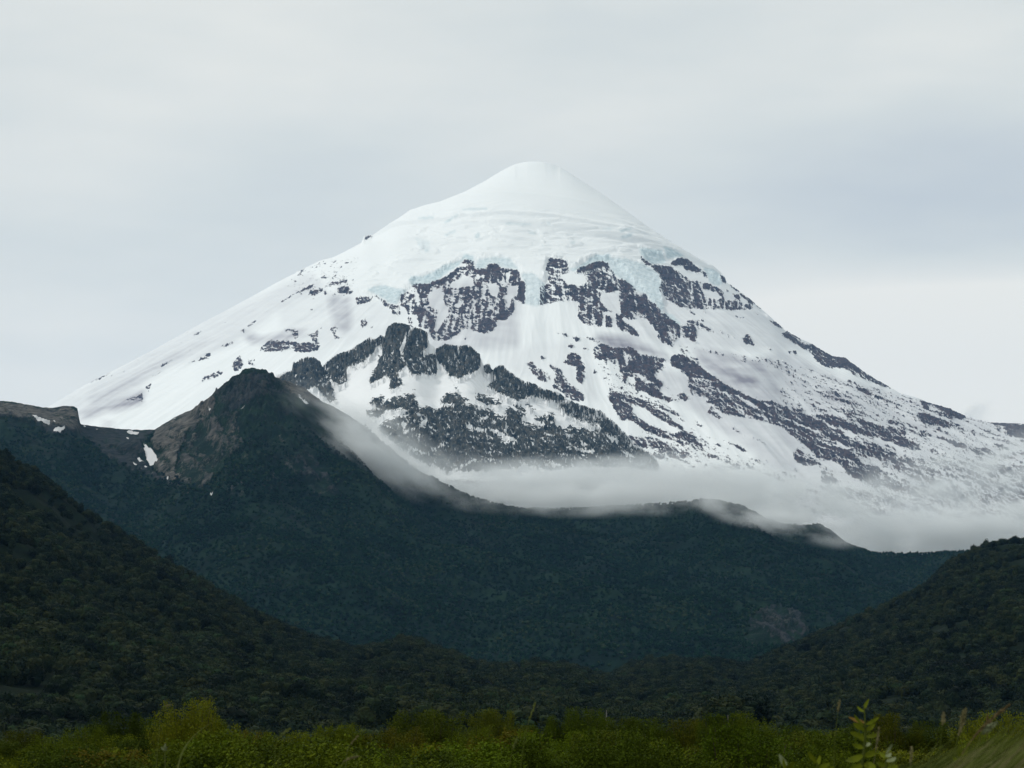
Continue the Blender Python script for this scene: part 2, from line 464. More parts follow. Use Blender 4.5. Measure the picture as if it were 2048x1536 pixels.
VOLCANO_ICE = """
a .9 1120,830 1200,790 1330,770 1440,800 1620,830 1600,870 1540,920 1500,1010 1400,1000 1330,940 1200,880
a 1 1650,690 1700,650 1880,670 2040,560 2040,680 1900,760 1700,770 1660,740
b 1 130,470 300,460 450,400 560,320 760,270 830,170 940,210 960,330 920,290 830,240 740,330 600,420 480,520 280,570 150,560
b .8 960,330 1000,250 1200,210 1400,230 1540,400 1480,370 1300,350 1240,300 1140,300 1080,370 1030,400 970,360
b .7 1540,420 1700,420 1860,560 1880,800 1740,850 1600,820 1600,560
c 1 370,370 500,340 700,190 900,180 900,270 870,290 760,270 600,330 480,370 430,400
c .8 880,300 900,220 1100,240 1320,300 1500,420 1560,560 1540,640 1590,860 1560,920 1420,790 1370,700 1200,640 1050,500 920,420
c 1 1270,90 1560,130 1610,280 1560,300 1420,310 1290,190
c 1 1580,70 1740,130 1860,210 1740,220 1620,240
c .8 1560,920 1700,960 1800,1060 1780,1120 1600,1000 1520,970
d .9 680,350 800,370 890,430 930,560 860,590 760,540 740,470
A .8 940,540 1080,530 1070,548 950,552
A .8 1150,575 1260,510 1270,520 1170,588
A .7 1300,468 1500,460 1500,474 1300,482
A .8 1150,680 1240,638 1250,652 1160,692
A 1 990,780 1035,755 1025,812 1000,812
A .35 920,700 1040,730 1040,800 960,800
A .7 1640,578 1850,588 1850,602 1650,594
A .8 1395,690 1430,648 1440,700 1410,712
B .8 950,640 1050,618 1060,632 960,662
B .8 960,690 1060,658 1050,692 980,708
B .7 560,740 600,722 602,742 570,752
B .7 220,648 290,658 280,672 230,668
B .7 820,622 900,626 900,638 820,636
B .6 380,570 410,590 400,600 370,580
"""
RIDGE_ROCK = """
D .98 300,700 540,560 550,510 640,460 710,460 780,500 790,540 830,590 850,650 890,800 840,820 780,760 720,680 660,710 600,720 480,700 400,900 300,900
D .70 720,680 790,600 850,650 890,800 840,820 780,760
D .86 800,500 900,430 1000,410 1060,360 1160,300 1200,330 1180,430 1100,500 1000,520 960,530 960,600 980,640 910,680 850,620 840,560
D .60 1000,440 1140,380 1180,420 1100,500 1020,500
D .98 1200,300 1230,280 1280,290 1300,210 1350,180 1480,200 1480,260 1400,380 1390,450 1430,500 1420,560 1380,560 1370,590 1420,640 1400,690 1310,710 1340,660 1300,590 1160,670 1170,600 1230,500 1280,380 1210,350
D .66 1230,440 1340,420 1380,480 1300,540 1220,560
D .96 1490,220 1560,230 1620,250 1620,380 1560,420 1560,540 1590,440 1680,430 1700,600 1600,590 1500,590 1460,520 1420,440 1430,380 1480,300
D .70 1570,480 1680,470 1690,590 1600,590
D .02 1480,220 1400,380 1405,440 1425,430 1430,370 1495,235
D .80 1690,390 1760,350 1860,370 1960,370 2040,440 2040,540 1880,620 1780,590 1760,540 1720,500
D .62 1760,450 1880,400 1960,420 1860,520 1780,560
D .9 1160,820 1180,780 1280,770 1230,810 1180,840
D .95 1290,810 1380,790 1480,740 1530,800 1500,870 1400,870 1330,880 1280,850
D .8 1130,880 1280,880 1260,920 1160,940
D .8 1500,700 1520,710 1530,720 1500,720
D .7 1820,670 1880,700 1850,710
E .95 270,520 320,510 330,590 280,580
E .98 360,540 430,520 470,580 560,640 700,660 710,720 610,790 520,790 290,690 380,640 350,590
E .75 560,640 700,660 710,720 620,700
g .9 120,290 180,230 300,190 310,230 200,280 140,310
g .85 210,310 310,290 310,370 220,340
g .96 330,260 460,220 560,190 680,180 720,250 740,340 640,390 560,330 420,370 340,370
g .93 1010,260 1050,210 1130,160 1260,190 1410,260 1220,300 1060,290
g .8 670,100 720,120 700,135
g .8 1180,40 1220,70 1280,120 1220,110
g .75 1480,160 1660,200 1800,270 1840,310 1760,320 1600,310 1480,240
g .93 600,420 700,380 820,350 900,340 960,390 1080,350 1170,350 1250,320 1480,320 1600,350 1700,400 1740,440 1840,480 1870,420 1860,360 2048,380 2048,1100 1700,1150 1400,1150 1200,1170 1000,1150 850,1050 640,950 560,880 420,780 250,640 260,560 400,500 560,460
g .02 1740,430 1600,480 1500,520 1560,520 1620,490
g .02 540,690 560,650 760,600 780,540 860,490 860,570 760,610 620,660
g .02 530,520 600,560 560,640 540,600
g .02 1330,540 1400,560 1460,620 1640,620 1780,640 1860,700 2040,780 1820,770 1800,700 1640,640 1520,660 1400,600
g .1 640,710 780,690 760,710
g .1 910,890 1080,800 1080,830 950,890
g .05 1840,660 1870,540 1880,560 1860,660
g .05 600,880 660,850 760,900 860,930 800,945 640,900
g .10 600,900 1150,1190 1060,1330 560,1000
g .8 640,920 740,900 800,950 900,1080 960,1140 700,990
g .05 1120,1180 1480,1000 1510,1010 1220,1160 1140,1200
g .1 1000,480 1060,480 1010,495
g .1 1860,430 1880,440 1860,540
g .6 640,420 860,400 900,460 760,520 660,500
h .93 0,0 100,60 150,60 340,40 380,80 360,120 200,240 80,250 0,210
h .72 150,60 340,40 380,80 440,90 560,160 720,180 740,230 700,280 580,260 480,260 380,230 280,200 200,240
h .75 560,0 720,0 780,80 880,140 960,220 950,260 800,300 740,200 640,150 560,80
h .85 760,280 880,260 880,380 840,370 800,330
h .36 600,280 1000,300 1250,440 1300,560 1150,600 900,520 700,420
h .85 250,310 340,380 300,370 200,310
h .85 430,395 560,420 590,460 500,430
h .8 0,330 150,360 220,430 200,460 60,400 0,380
h .9 300,460 420,450 580,480 520,540 400,530 300,490
h .9 0,420 120,460 160,520 320,560 400,610 520,600 440,560 560,550 640,590 740,620 740,560 820,600 1000,660 1140,700 1160,600 1250,480 1340,560 1500,700 1600,860 1780,930 1920,1100 1880,1170 1500,1100 1000,1100 500,1150 0,1000
h .02 140,480 300,520 400,600 360,590 300,550 150,520
h .02 430,670 590,720 560,720 430,690
h .02 660,690 840,700 740,730 680,710
h .02 720,770 800,840 940,890 1090,900 1070,930 950,930 850,880 740,800
h .1 600,590 750,630 680,625
h .02 590,460 780,520 1080,600 1000,620 800,560 680,530
h .02 1210,680 1300,720 1430,770 1380,780 1260,740
h .02 1400,890 1520,930 1590,990 1500,960
h .1 600,930 750,950 740,965 610,945
h .05 500,990 540,1060 690,1090 560,1100 510,1060
h .05 0,710 120,790 0,770
h .58 1240,450 1350,560 1500,700 1600,860 1500,860 1300,650 1160,560
h .62 860,600 1160,640 1260,760 1150,800 1000,700
P .9 880,960 1400,980 1400,1200 700,1200
"""
HILL_BARE = """
P .18 -200,800 500,760 900,960 900,1100 300,1000 -200,900
e .74 -400,100 0,130 150,150 230,175 300,180 400,160 480,180 500,210 510,290 520,340 330,350 190,280 0,240 -400,240
e .66 500,280 800,310 1000,310 900,400 920,460 960,560 1050,640 1150,690 1000,640 850,580 700,500 620,430 520,350
e .72 1000,310 1060,260 1300,150 1380,110 1360,220 1300,290 1200,340 1140,460 1120,560 1180,600 1100,660 980,560 1010,480 960,400
e .62 1380,110 1480,0 1780,0 1860,110 1700,130 1500,200 1400,180
e .47 1200,340 1360,240 1500,240 1560,420 1400,600 1280,680 1100,640
e .8 1260,690 1380,580 1380,600 1300,690
e .75 1340,300 1430,310 1420,380 1360,360
D .74 400,590 500,620 650,700 760,820 700,830 560,770 480,720
D .5 380,540 420,600 480,760 420,780
P .48 1490,1290 1500,1240 1540,1215 1600,1225 1620,1260 1600,1290 1560,1300
P .5 1640,1055 1680,1065 1720,1095 1670,1090
P .38 560,930 620,900 680,990 640,1000
"""
HILL_SNOW = """
e 1 190,245 260,250 320,280 320,300 260,290
e 1 340,265 375,290 360,300
e 1 340,330 400,320 420,325 390,350 340,350
e 1 520,290 560,295 545,305
e .9 600,310 640,312 620,322
e 1 800,330 900,325 880,350 830,345
e 1 790,360 830,380 820,390
e 1 915,400 940,410 950,430 970,430 1000,480 1010,530 960,545 930,500
e 1 780,470 800,475 790,482
e 1 870,510 910,515 935,540 890,535
e 1 840,530 885,560 860,560
e 1 890,570 912,580 900,590
e 1 920,560 950,570 930,580
e 1 1045,635 1085,630 1075,650
e .9 1335,728 1372,728 1350,742
e 1 1510,185 1580,205 1560,215
e .9 1385,110 1400,100 1395,120
e .9 1320,210 1360,200 1340,220
e .9 1280,285 1345,250 1310,275
e .9 1150,345 1180,335 1160,350
e .9 1900,470 1930,470 1910,480
e .8 960,600 990,605 970,612
e .8 230,182 330,182 300,190
e .8 1060,270 1120,240 1160,230 1100,260
D .9 580,760 690,830 660,830 590,780
D .9 60,640 100,620 90,640
P .9 995,997 1015,1000 1003,1003
"""
# ------------------------------------------------------------------ helpers
def tag(o, label=None, cat=None, group=None, kind=None):
    if label: o['label'] = label
    if cat: o['category'] = cat
    if group: o['group'] = group
    if kind: o['kind'] = kind
    return o

def link(name, me, parent=None):
    o = bpy.data.objects.new(name, me); COL.objects.link(o)
    if parent: o.parent = parent
    return o

def quick_mesh(name, V, Fc, mat, smooth_=False, link_=True, parent=None, attrs=None):
    """V (n,3), Fc (m,k) with k = 3 or 4"""
    me = bpy.data.meshes.new(name)
    V = np.ascontiguousarray(V, np.float32); Fc = np.ascontiguousarray(Fc, np.int32)
    m, k = Fc.shape
    me.vertices.add(len(V)); me.vertices.foreach_set('co', V.ravel())
    me.loops.add(m * k); me.loops.foreach_set('vertex_index', Fc.ravel())
    me.polygons.add(m)
    me.polygons.foreach_set('loop_start', np.arange(0, m * k, k, dtype=np.int32))
    if smooth_: me.polygons.foreach_set('use_smooth', np.ones(m, bool))
    else: me.polygons.foreach_set('use_smooth', np.zeros(m, bool))
    for nm, arr in (attrs or {}).items():
        if arr.ndim == 1:
            at_ = me.attributes.new(nm, 'FLOAT', 'POINT'); at_.data.foreach_set('value', np.ascontiguousarray(arr, np.float32))
        else:
            at_ = me.attributes.new(nm, 'FLOAT_COLOR', 'POINT'); at_.data.foreach_set('color', np.ascontiguousarray(arr, np.float32).ravel())
    me.update(calc_edges=True)
    if mat: me.materials.append(mat)
    if not link_: return me
    return link(name, me, parent)

def grid_faces(ny, nx):
    i = np.arange((ny - 1) * (nx - 1)); r = i // (nx - 1); c = i % (nx - 1)
    a = r * nx + c
    return np.stack([a, a + 1, a + nx + 1, a + nx], 1)

def fit_skyline(X, Y, Z, sil, keep=1.0, reach=None, sm=14):
    """scale and nudge a height field so that its skyline follows the surveyed one"""
    A, E = azel(sil[:, 0], sil[:, 1])
    az = X[0] / Y[0]
    tgt = np.interp(az, A, E)
    T = (Z - CAMZ) / Y
    cur = T.max(0)
    ratio = gauss1(np.clip(tgt / np.maximum(cur, 1e-4), 0.2, 3.0), sm)
    Z = CAMZ + (Z - CAMZ) * ratio[None, :]
    for k in range(2):
        T = (Z - CAMZ) / Y
        j = T.argmax(0); cur = T.max(0)
        ym = gauss1(Y[j, np.arange(Y.shape[1])], 6)
        d = (tgt - cur) * keep * ym
        Z = Z + d[None, :] * np.exp(-((Y - ym[None, :]) / reach) ** 2)
    return Z

# ------------------------------------------------------------------ node material builder
class Mat:
    def __init__(s, name, rough=0.9, spec=0.2):
        s.m = bpy.data.materials.new(name); s.m.use_nodes = True
        s.t = s.m.node_tree; s.b = s.t.nodes['Principled BSDF']; s.o = s.t.nodes['Material Output']
        s.b.inputs['Roughness'].default_value = rough
        s.b.inputs['Specular IOR Level'].default_value = spec
    def n(s, k, **kw):
        x = s.t.nodes.new(k)
        for a, v in kw.items(): setattr(x, a, v)
        return x
    def l(s, a, b): s.t.links.new(a, b)
    def attr(s, nm): return s.n('ShaderNodeAttribute', attribute_name=nm)
    def pos(s): return s.n('ShaderNodeNewGeometry').outputs['Position']
    def noise(s, scale, detail=4, vec=None, rough=0.55, stretch=None):
        z = s.n('ShaderNodeTexNoise'); z.inputs['Scale'].default_value = scale
        z.inputs['Detail'].default_value = detail; z.inputs['Roughness'].default_value = rough
        v = vec or s.pos()
        if stretch:
            mp = s.n('ShaderNodeMapping'); mp.inputs['Scale'].default_value = stretch; s.l(v, mp.inputs[0]); v = mp.outputs[0]
        s.l(v, z.inputs['Vector']); return z.outputs['Fac']
    def math(s, op, a, b=None, clamp=False):
        m = s.n('ShaderNodeMath', operation=op, use_clamp=clamp)
        for i, q in enumerate((a, b)):
            if q is None: continue
            if isinstance(q, (int, float)): m.inputs[i].default_value = q
            else: s.l(q, m.inputs[i])
        return m.outputs[0]
    def mix(s, f, a, b):
        m = s.n('ShaderNodeMix', data_type='RGBA')
        for i, q in ((0, f), (6, a), (7, b)):
            if isinstance(q, (int, float)): m.inputs[i].default_value = q
            elif isinstance(q, tuple): m.inputs[i].default_value = (*q, 1)
            else: s.l(q, m.inputs[i])
        return m.outputs[2]
    def ramp(s, f, *stops):
        r = s.n('ShaderNodeValToRGB'); e = r.color_ramp.elements
        e[0].position, e[0].color = stops[0][0], (*stops[0][1], 1)
        e[1].position, e[1].color = stops[-1][0], (*stops[-1][1], 1)
        for p, c in stops[1:-1]:
            q = e.new(p); q.color = (*c, 1)
        s.l(f, r.inputs[0]); return r.outputs[0]
    def color(s, c):
        if isinstance(c, tuple): s.b.inputs['Base Color'].default_value = (*c, 1)
        else: s.l(c, s.b.inputs['Base Color'])
    def bump(s, h, strength, dist):
        b = s.n('ShaderNodeBump'); b.inputs['Strength'].default_value = strength; b.inputs['Distance'].default_value = dist
        s.l(h, b.inputs['Height']); s.l(b.outputs[0], s.b.inputs['Normal'])

def sep_attr(M, nm):
    a = M.attr(nm); s = M.n('ShaderNodeSeparateColor'); M.l(a.outputs['Color'], s.inputs[0])
    return s.outputs

# snow and lava rock of the volcano and its crags
def rock_snow(name, dark, light, red, snow, snow_dust_shade):
    M = Mat(name, 0.85, 0.15)
    r, ice, dust_shade = sep_attr(M, 'survey')[:3]
    fine = M.noise(0.085, 5, rough=0.7)
    fac = M.math('ADD', r, M.math('MULTIPLY', M.math('SUBTRACT', fine, 0.5), M.math('MULTIPLY', M.math('MULTIPLY', r, 6.0, True), 1.1)))
    fac = M.math('MULTIPLY', M.math('SUBTRACT', fac, 0.40), 5.0, clamp=True)
    tone = M.noise(0.04, 6, rough=0.7)
    rock = M.ramp(tone, (0.36, dark), (0.50, light), (0.60, red), (0.70, dark))
    snowc = M.mix(dust_shade, snow, snow_dust_shade)  # grey snow colour stands for dusty scree and for painted shade
    icec = M.ramp(M.noise(0.045, 4), (0.3, (0.42, 0.52, 0.55)), (0.65, (0.64, 0.72, 0.74)))
    snowc = M.mix(ice, snowc, icec)
    M.color(M.mix(fac, snowc, rock))
    bm = M.n('ShaderNodeBump'); bm.inputs['Distance'].default_value = 9.0
    M.l(M.math('MULTIPLY', fac, 0.9), bm.inputs['Strength'])
    M.l(M.noise(0.035, 7, rough=0.65), bm.inputs['Height']); M.l(bm.outputs[0], M.b.inputs['Normal'])
    return M.m
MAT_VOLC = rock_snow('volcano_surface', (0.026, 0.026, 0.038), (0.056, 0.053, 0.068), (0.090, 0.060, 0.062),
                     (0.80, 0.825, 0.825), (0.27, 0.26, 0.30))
MAT_CRAG = rock_snow('crag_surface', (0.007, 0.013, 0.018), (0.048, 0.058, 0.058), (0.110, 0.104, 0.090),
                     (0.84, 0.86, 0.86), (0.6, 0.6, 0.62))

# ------------------------------------------------------------------ the volcano
def P(*a): return np.array(a, float).reshape(-1, 2)
CURVE_X, CURVE_Y = [0, .12, .3, .5, .9, .945, .98], [0, .14, .35, .50, .69, .74, .84]
def union(text):
    """everything the survey sheets say something about"""
    return raster('\n'.join(' '.join([w[0], '1'] + w[2:]) for w in (l.split() for l in text.strip().splitlines()) if w and float(w[1]) > .3 or w[0] != 'P'), blur=0)
def fringe(R, text, r, top):
    """loose rock strewn round the solid outcrops, but not over the surveyed snow patches"""
    B = smooth(.12, .50, blur2((R > .6).astype(float), r))
    return np.maximum(R, top * B * (1 - union(text)))
SIL_V = P(-500,1150, -200,985, 0,874, 100,812, 170,770, 250,729, 300,703, 350,676, 400,648, 450,622, 500,595, 550,567, 600,541,
          640,521, 665,515, 690,503, 722,486, 728,472, 745,470, 770,453, 800,434, 820,420, 850,410, 880,403, 930,383, 970,362, 1000,343,
          1030,327, 1055,322, 1090,323, 1120,332, 1150,353, 1200,385, 1250,420, 1300,456, 1350,488, 1400,518, 1425,530,
          1442,545, 1455,565, 1500,598, 1540,633, 1570,660, 1600,677, 1625,688, 1640,698, 1665,712, 1690,715, 1730,745, 1750,757, 1800,786, 1840,797,
          1850,803, 1900,817, 1935,834, 1980,845, 2048,847, 2150,862, 2300,900, 2600,1000)
D_V = 13000.0
CAP_OUT = "P 1 400,200 600,560 700,585 740,592 790,610 830,560 880,545 925,515 990,515 1040,535 1050,605 1085,608 1095,515 1150,535 1190,512 1240,530 1300,600 1330,640 1325,560 1290,510 1340,515 1420,545 1445,560 1700,500 1500,200"
def build_volcano():
    nx = 2100
    az = np.linspace(-0.262, 0.262, nx)
    yf = np.linspace(7400, D_V + 60, 940); yb = D_V + 60 + (np.linspace(0, 1, 70)[1:] ** 1.5) * 5000
    ys = np.concatenate([yf, yb]); ny = len(ys)
    AZ, Y = np.meshgrid(az, ys); X = AZ * Y
    a0, e0 = azel(1070, 322); x0 = a0 * D_V
    A, E = azel(SIL_V[:, 0], SIL_V[:, 1])
    lm = A <= a0
    rl = (a0 - A[lm])[::-1] * D_V; zl = E[lm][::-1] * D_V
    rr = (A[~lm] - a0) * D_V; zr = E[~lm] * D_V
    rl = np.concatenate([[0], rl]); zl = np.concatenate([[e0 * D_V], zl]); rr = np.concatenate([[0], rr]); zr = np.concatenate([[e0 * D_V], zr])
    r = np.hypot(X - x0, Y - D_V)
    w = 0.5 + 0.5 * (X - x0) / np.maximum(r, 1)
    def prof(r, rp, zp):
        return np.where(r > rp[-1], zp[-1] - (r - rp[-1]) * 0.2, np.interp(r, rp, zp))
    Z = CAMZ + prof(r, rl, zl) * (1 - w) + prof(r, rr, zr) * w
    th = np.arctan2(X - x0, D_V - Y)
    zf = np.interp(r, [0, 500, 1000, 1500, 2200, 3000, 4000, 5000, 5600, 7000], [e0 * D_V, 2800, 2480, 2210, 1800, 1330, 800, 400, 220, -100])
    wf = np.where(np.abs(th) < 1.5, np.cos(th) ** 2, 0) * smooth(800, 2200, r)
    Z = Z * (1 - wf) + (CAMZ + zf) * wf
    for k in range(2):
        Z[:] = 0.25 * (np.roll(Z, 1, 0) + np.roll(Z, -1, 0)) + 0.5 * Z if k < 0 else Z
    Z = fit_skyline(X, Y, Z, SIL_V, reach=300, sm=20)
    # broad gullies running down from the summit, growing towards the foot
    g = ridged(th * 9, r / 2600, 4, 11) * smooth(900, 3500, r)
    g2 = ridged(th * 30, r / 1300, 3, 12) * smooth(700, 2500, r)
    Z = Z + 34 * g + 22 * fbm(X / 420, Y / 420, 2, 13) * smooth(300, 1500, r)
    Z = fit_skyline(X, Y, Z, SIL_V, reach=260, sm=10)
    u, v = project(X, Y, Z)
    RR = raster(VOLCANO_ROCK, blur=0); RR = fringe(np.interp(RR, CURVE_X, CURVE_Y), VOLCANO_ROCK, 6, .42); RI = raster(VOLCANO_ICE, blur=2)
    wu = fbm(u / 8, v / 8, 5, 21, gain=.7) * 3.6; wv = fbm(u / 8, v / 8, 5, 22, gain=.7) * 3.2
    I = sample(RI, u + wu * .6, v + wv * .6)
    Rb = sample(raster(VOLCANO_ROCK, blur=9), u, v)
    front = (Y < D_V)
    radial = fbm(th * 95, r / 520, 4, 31)
    iso = fbm(X / 34, (Z) / 22, 6, 32, gain=0.72)
    n = np.where(Rb > 0.15, 0.6 * iso + 0.42 * radial, 0.3 * iso + 0.7 * radial)
    # vertical chutes under the ice cliffs
    chute = fbm(X / 16, Z / 130, 3, 33)
    cm = smooth(0.25, .8, sample(raster("P 1 800,560 1060,540 1500,560 1620,720 1250,740 800,700", blur=12), u, v))
    # lava tongues and snow streaks of the right flank run with the slope
    ca, sa = math.cos(math.radians(27)), math.sin(math.radians(27))
    pa = (X * ca - Z * sa); pb = (X * sa + Z * ca)
    flank = smooth(1130, 1300, u) * smooth(660, 720, v)
    n = n * (1 - .6 * flank) + flank * (0.95 * fbm(pa / 210, pb / 21, 5, 37, gain=.6))
    n = n + 0.85 * chute * cm + 0.35 * fbm(X / 13, Z / 9, 3, 34)
    rg = ridged(X / 70, Z / 50, 5, 41, gain=0.6)
    rk = 0; RGM = float(rg.mean()) - .08
    # snow lies on the ledges of the rock and slides off its steep faces
    led = np.gradient(20 * rg, axis=0) / np.gradient(Y, axis=0)
    led = led / led.std(); led = np.clip(np.where(front, led, 0), -2.5, 2.5)
    sid = np.gradient(20 * rg, axis=1) / np.gradient(X, axis=1); sid = np.clip(sid / sid.std(), -2.5, 2.5)
    n = n * 0.8 + 0.17 * led + 0.17 * sid
    for k in range(3):                                  # relief and survey have to agree where the rock ends up
        rel = 30 * rk * (rg - RGM)
        R = sample(RR, u + wu, v + wv - rel * F / Y)
        rock = np.clip(R + 0.72 * n * smooth(0.0, 0.25, R), 0, 1)
        rk = smooth(0.4, 0.6, rock)
    back = ~front
    # relief: rock stands out of the snow, the ice front is a cliff
    rel = 30 * rk * (rg - RGM)
    cap = sample(raster(CAP_OUT, blur=3), u + wu, v + wv)
    capb = sample(raster(CAP_OUT, blur=9), u, v)
    edge = cap * smooth(.97, .55, capb)
    rel = rel + 17 * cap + 16 * edge * fbm(X / 45, Z / 30, 4, 44)
    # crevasses and seracs on the lower cap
    crev = sample(raster("P 1 800,440 950,410 1100,440 1290,450 1360,500 1330,560 1250,530 1100,520 900,520 820,560 740,590 700,560 820,500", blur=22), u, v)
    rel = rel - 9 * crev * smooth(0.42, 0.80, ridged(X / 210 + 0.4 * fbm(X / 200, Z / 90, 2, 46), Z / 62, 3, 45)) + 1.5 * crev * fbm(X / 50, Z / 20, 2, 47)
    rel = rel + 5 * I * fbm(X / 22, Z / 22, 3, 49)
    Z = Z + rel
    # skyline once more, only where the fit drifted broadly
    T = (Z - CAMZ) / Y; tgt = np.interp(az, A, E)
    wz = np.exp(-((az - azel(1075, 330)[0]) / 0.02) ** 2); tgt = tgt * (1 - wz) + gauss1(tgt, 14) * wz
    ym = gauss1(Y[T.argmax(0), np.arange(nx)], 8)
    d = tgt - T.max(0)
    Z = Z + (gauss1(d, 5) * ym)[None, :] * np.exp(-((Y - ym[None, :]) / 420) ** 2)
    d = tgt - ((Z - CAMZ) / Y).max(0)
    Z = Z + (gauss1(d, 1.2) * .8 * ym)[None, :] * np.exp(-((Y - ym[None, :]) / 130) ** 2)
    u, v = project(X, Y, Z)
    R = sample(RR, u + wu, v + wv); I = sample(RI, u + wu * .6, v + wv * .6)
    rock = np.clip(R + 0.72 * n * smooth(0.0, 0.25, R), 0, 1)
    dust_shade = sample(raster("""P .34 1180,690 1400,760 1560,700 1700,760 2048,860 2400,900 2400,1200 1700,1150 1500,900 1350,800
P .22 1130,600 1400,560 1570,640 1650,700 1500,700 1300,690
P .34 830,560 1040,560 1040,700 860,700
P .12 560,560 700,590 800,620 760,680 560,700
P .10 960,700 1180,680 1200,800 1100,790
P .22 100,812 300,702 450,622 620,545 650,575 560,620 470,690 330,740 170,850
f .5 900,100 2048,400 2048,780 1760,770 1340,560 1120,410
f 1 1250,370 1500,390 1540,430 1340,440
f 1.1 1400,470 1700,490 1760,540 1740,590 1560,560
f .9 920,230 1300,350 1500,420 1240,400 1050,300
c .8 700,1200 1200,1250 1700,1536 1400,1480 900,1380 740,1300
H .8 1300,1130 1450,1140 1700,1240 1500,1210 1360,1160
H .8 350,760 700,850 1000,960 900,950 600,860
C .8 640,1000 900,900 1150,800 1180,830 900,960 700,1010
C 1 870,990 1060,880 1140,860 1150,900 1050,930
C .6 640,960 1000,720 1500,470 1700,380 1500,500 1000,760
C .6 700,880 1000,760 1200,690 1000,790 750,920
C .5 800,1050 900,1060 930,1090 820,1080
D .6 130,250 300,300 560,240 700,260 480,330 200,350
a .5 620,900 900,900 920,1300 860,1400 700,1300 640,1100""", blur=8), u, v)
    dust_shade = np.clip(dust_shade * (0.6 + 0.8 * (0.5 + 0.6 * fbm(th * 38, r / 700, 3, 35) + 0.5 * fbm(X / 120, Z / 45, 3, 36))), 0, 1)  # scree streaks, plus shade of right flank and lower left folds painted in
    rock = np.where(back, 0.2, rock)
    att = np.stack([rock, I, dust_shade, np.ones_like(I)], -1).reshape(-1, 4)
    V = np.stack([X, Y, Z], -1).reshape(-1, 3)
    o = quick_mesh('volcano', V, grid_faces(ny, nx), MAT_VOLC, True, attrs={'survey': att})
    tag(o, 'snow capped volcano cone with dark lava cliffs below a blue tinged icefall', kind='structure')
build_volcano()

# ------------------------------------------------------------------ ridge shaped hills
def ridge_grid(sil, D, az0, az1, nx, y_front, y_back, n_front, n_back, power, toe=0.0, Dvar=None):
    az = np.linspace(az0, az1, nx)
    A, E = azel(sil[:, 0], sil[:, 1])
    Dc = np.full(nx, float(D)) if Dvar is None else D + Dvar(az)
    el = gauss1(np.interp(az, A, E), 16)
    t = np.concatenate([-np.linspace(1, 0, n_front), np.linspace(0, 1, n_back + 1)[1:]])
    Y = np.where(t[:, None] <= 0, Dc[None] + t[:, None] * (Dc[None] - y_front), Dc[None] + t[:, None] * (y_back - D))
    X = az[None] * Y
    top = el * Dc
    shape = np.where(t <= 0, (1 + t) ** power, (1 - t) ** 1.3)
    shape = shape * (1 - np.exp(-((t + 0.0) / 0.02) ** 2) * 0.004)
    Z = CAMZ + toe + (top[None] - toe) * shape[:, None]
    return az, X, Y, Z, t

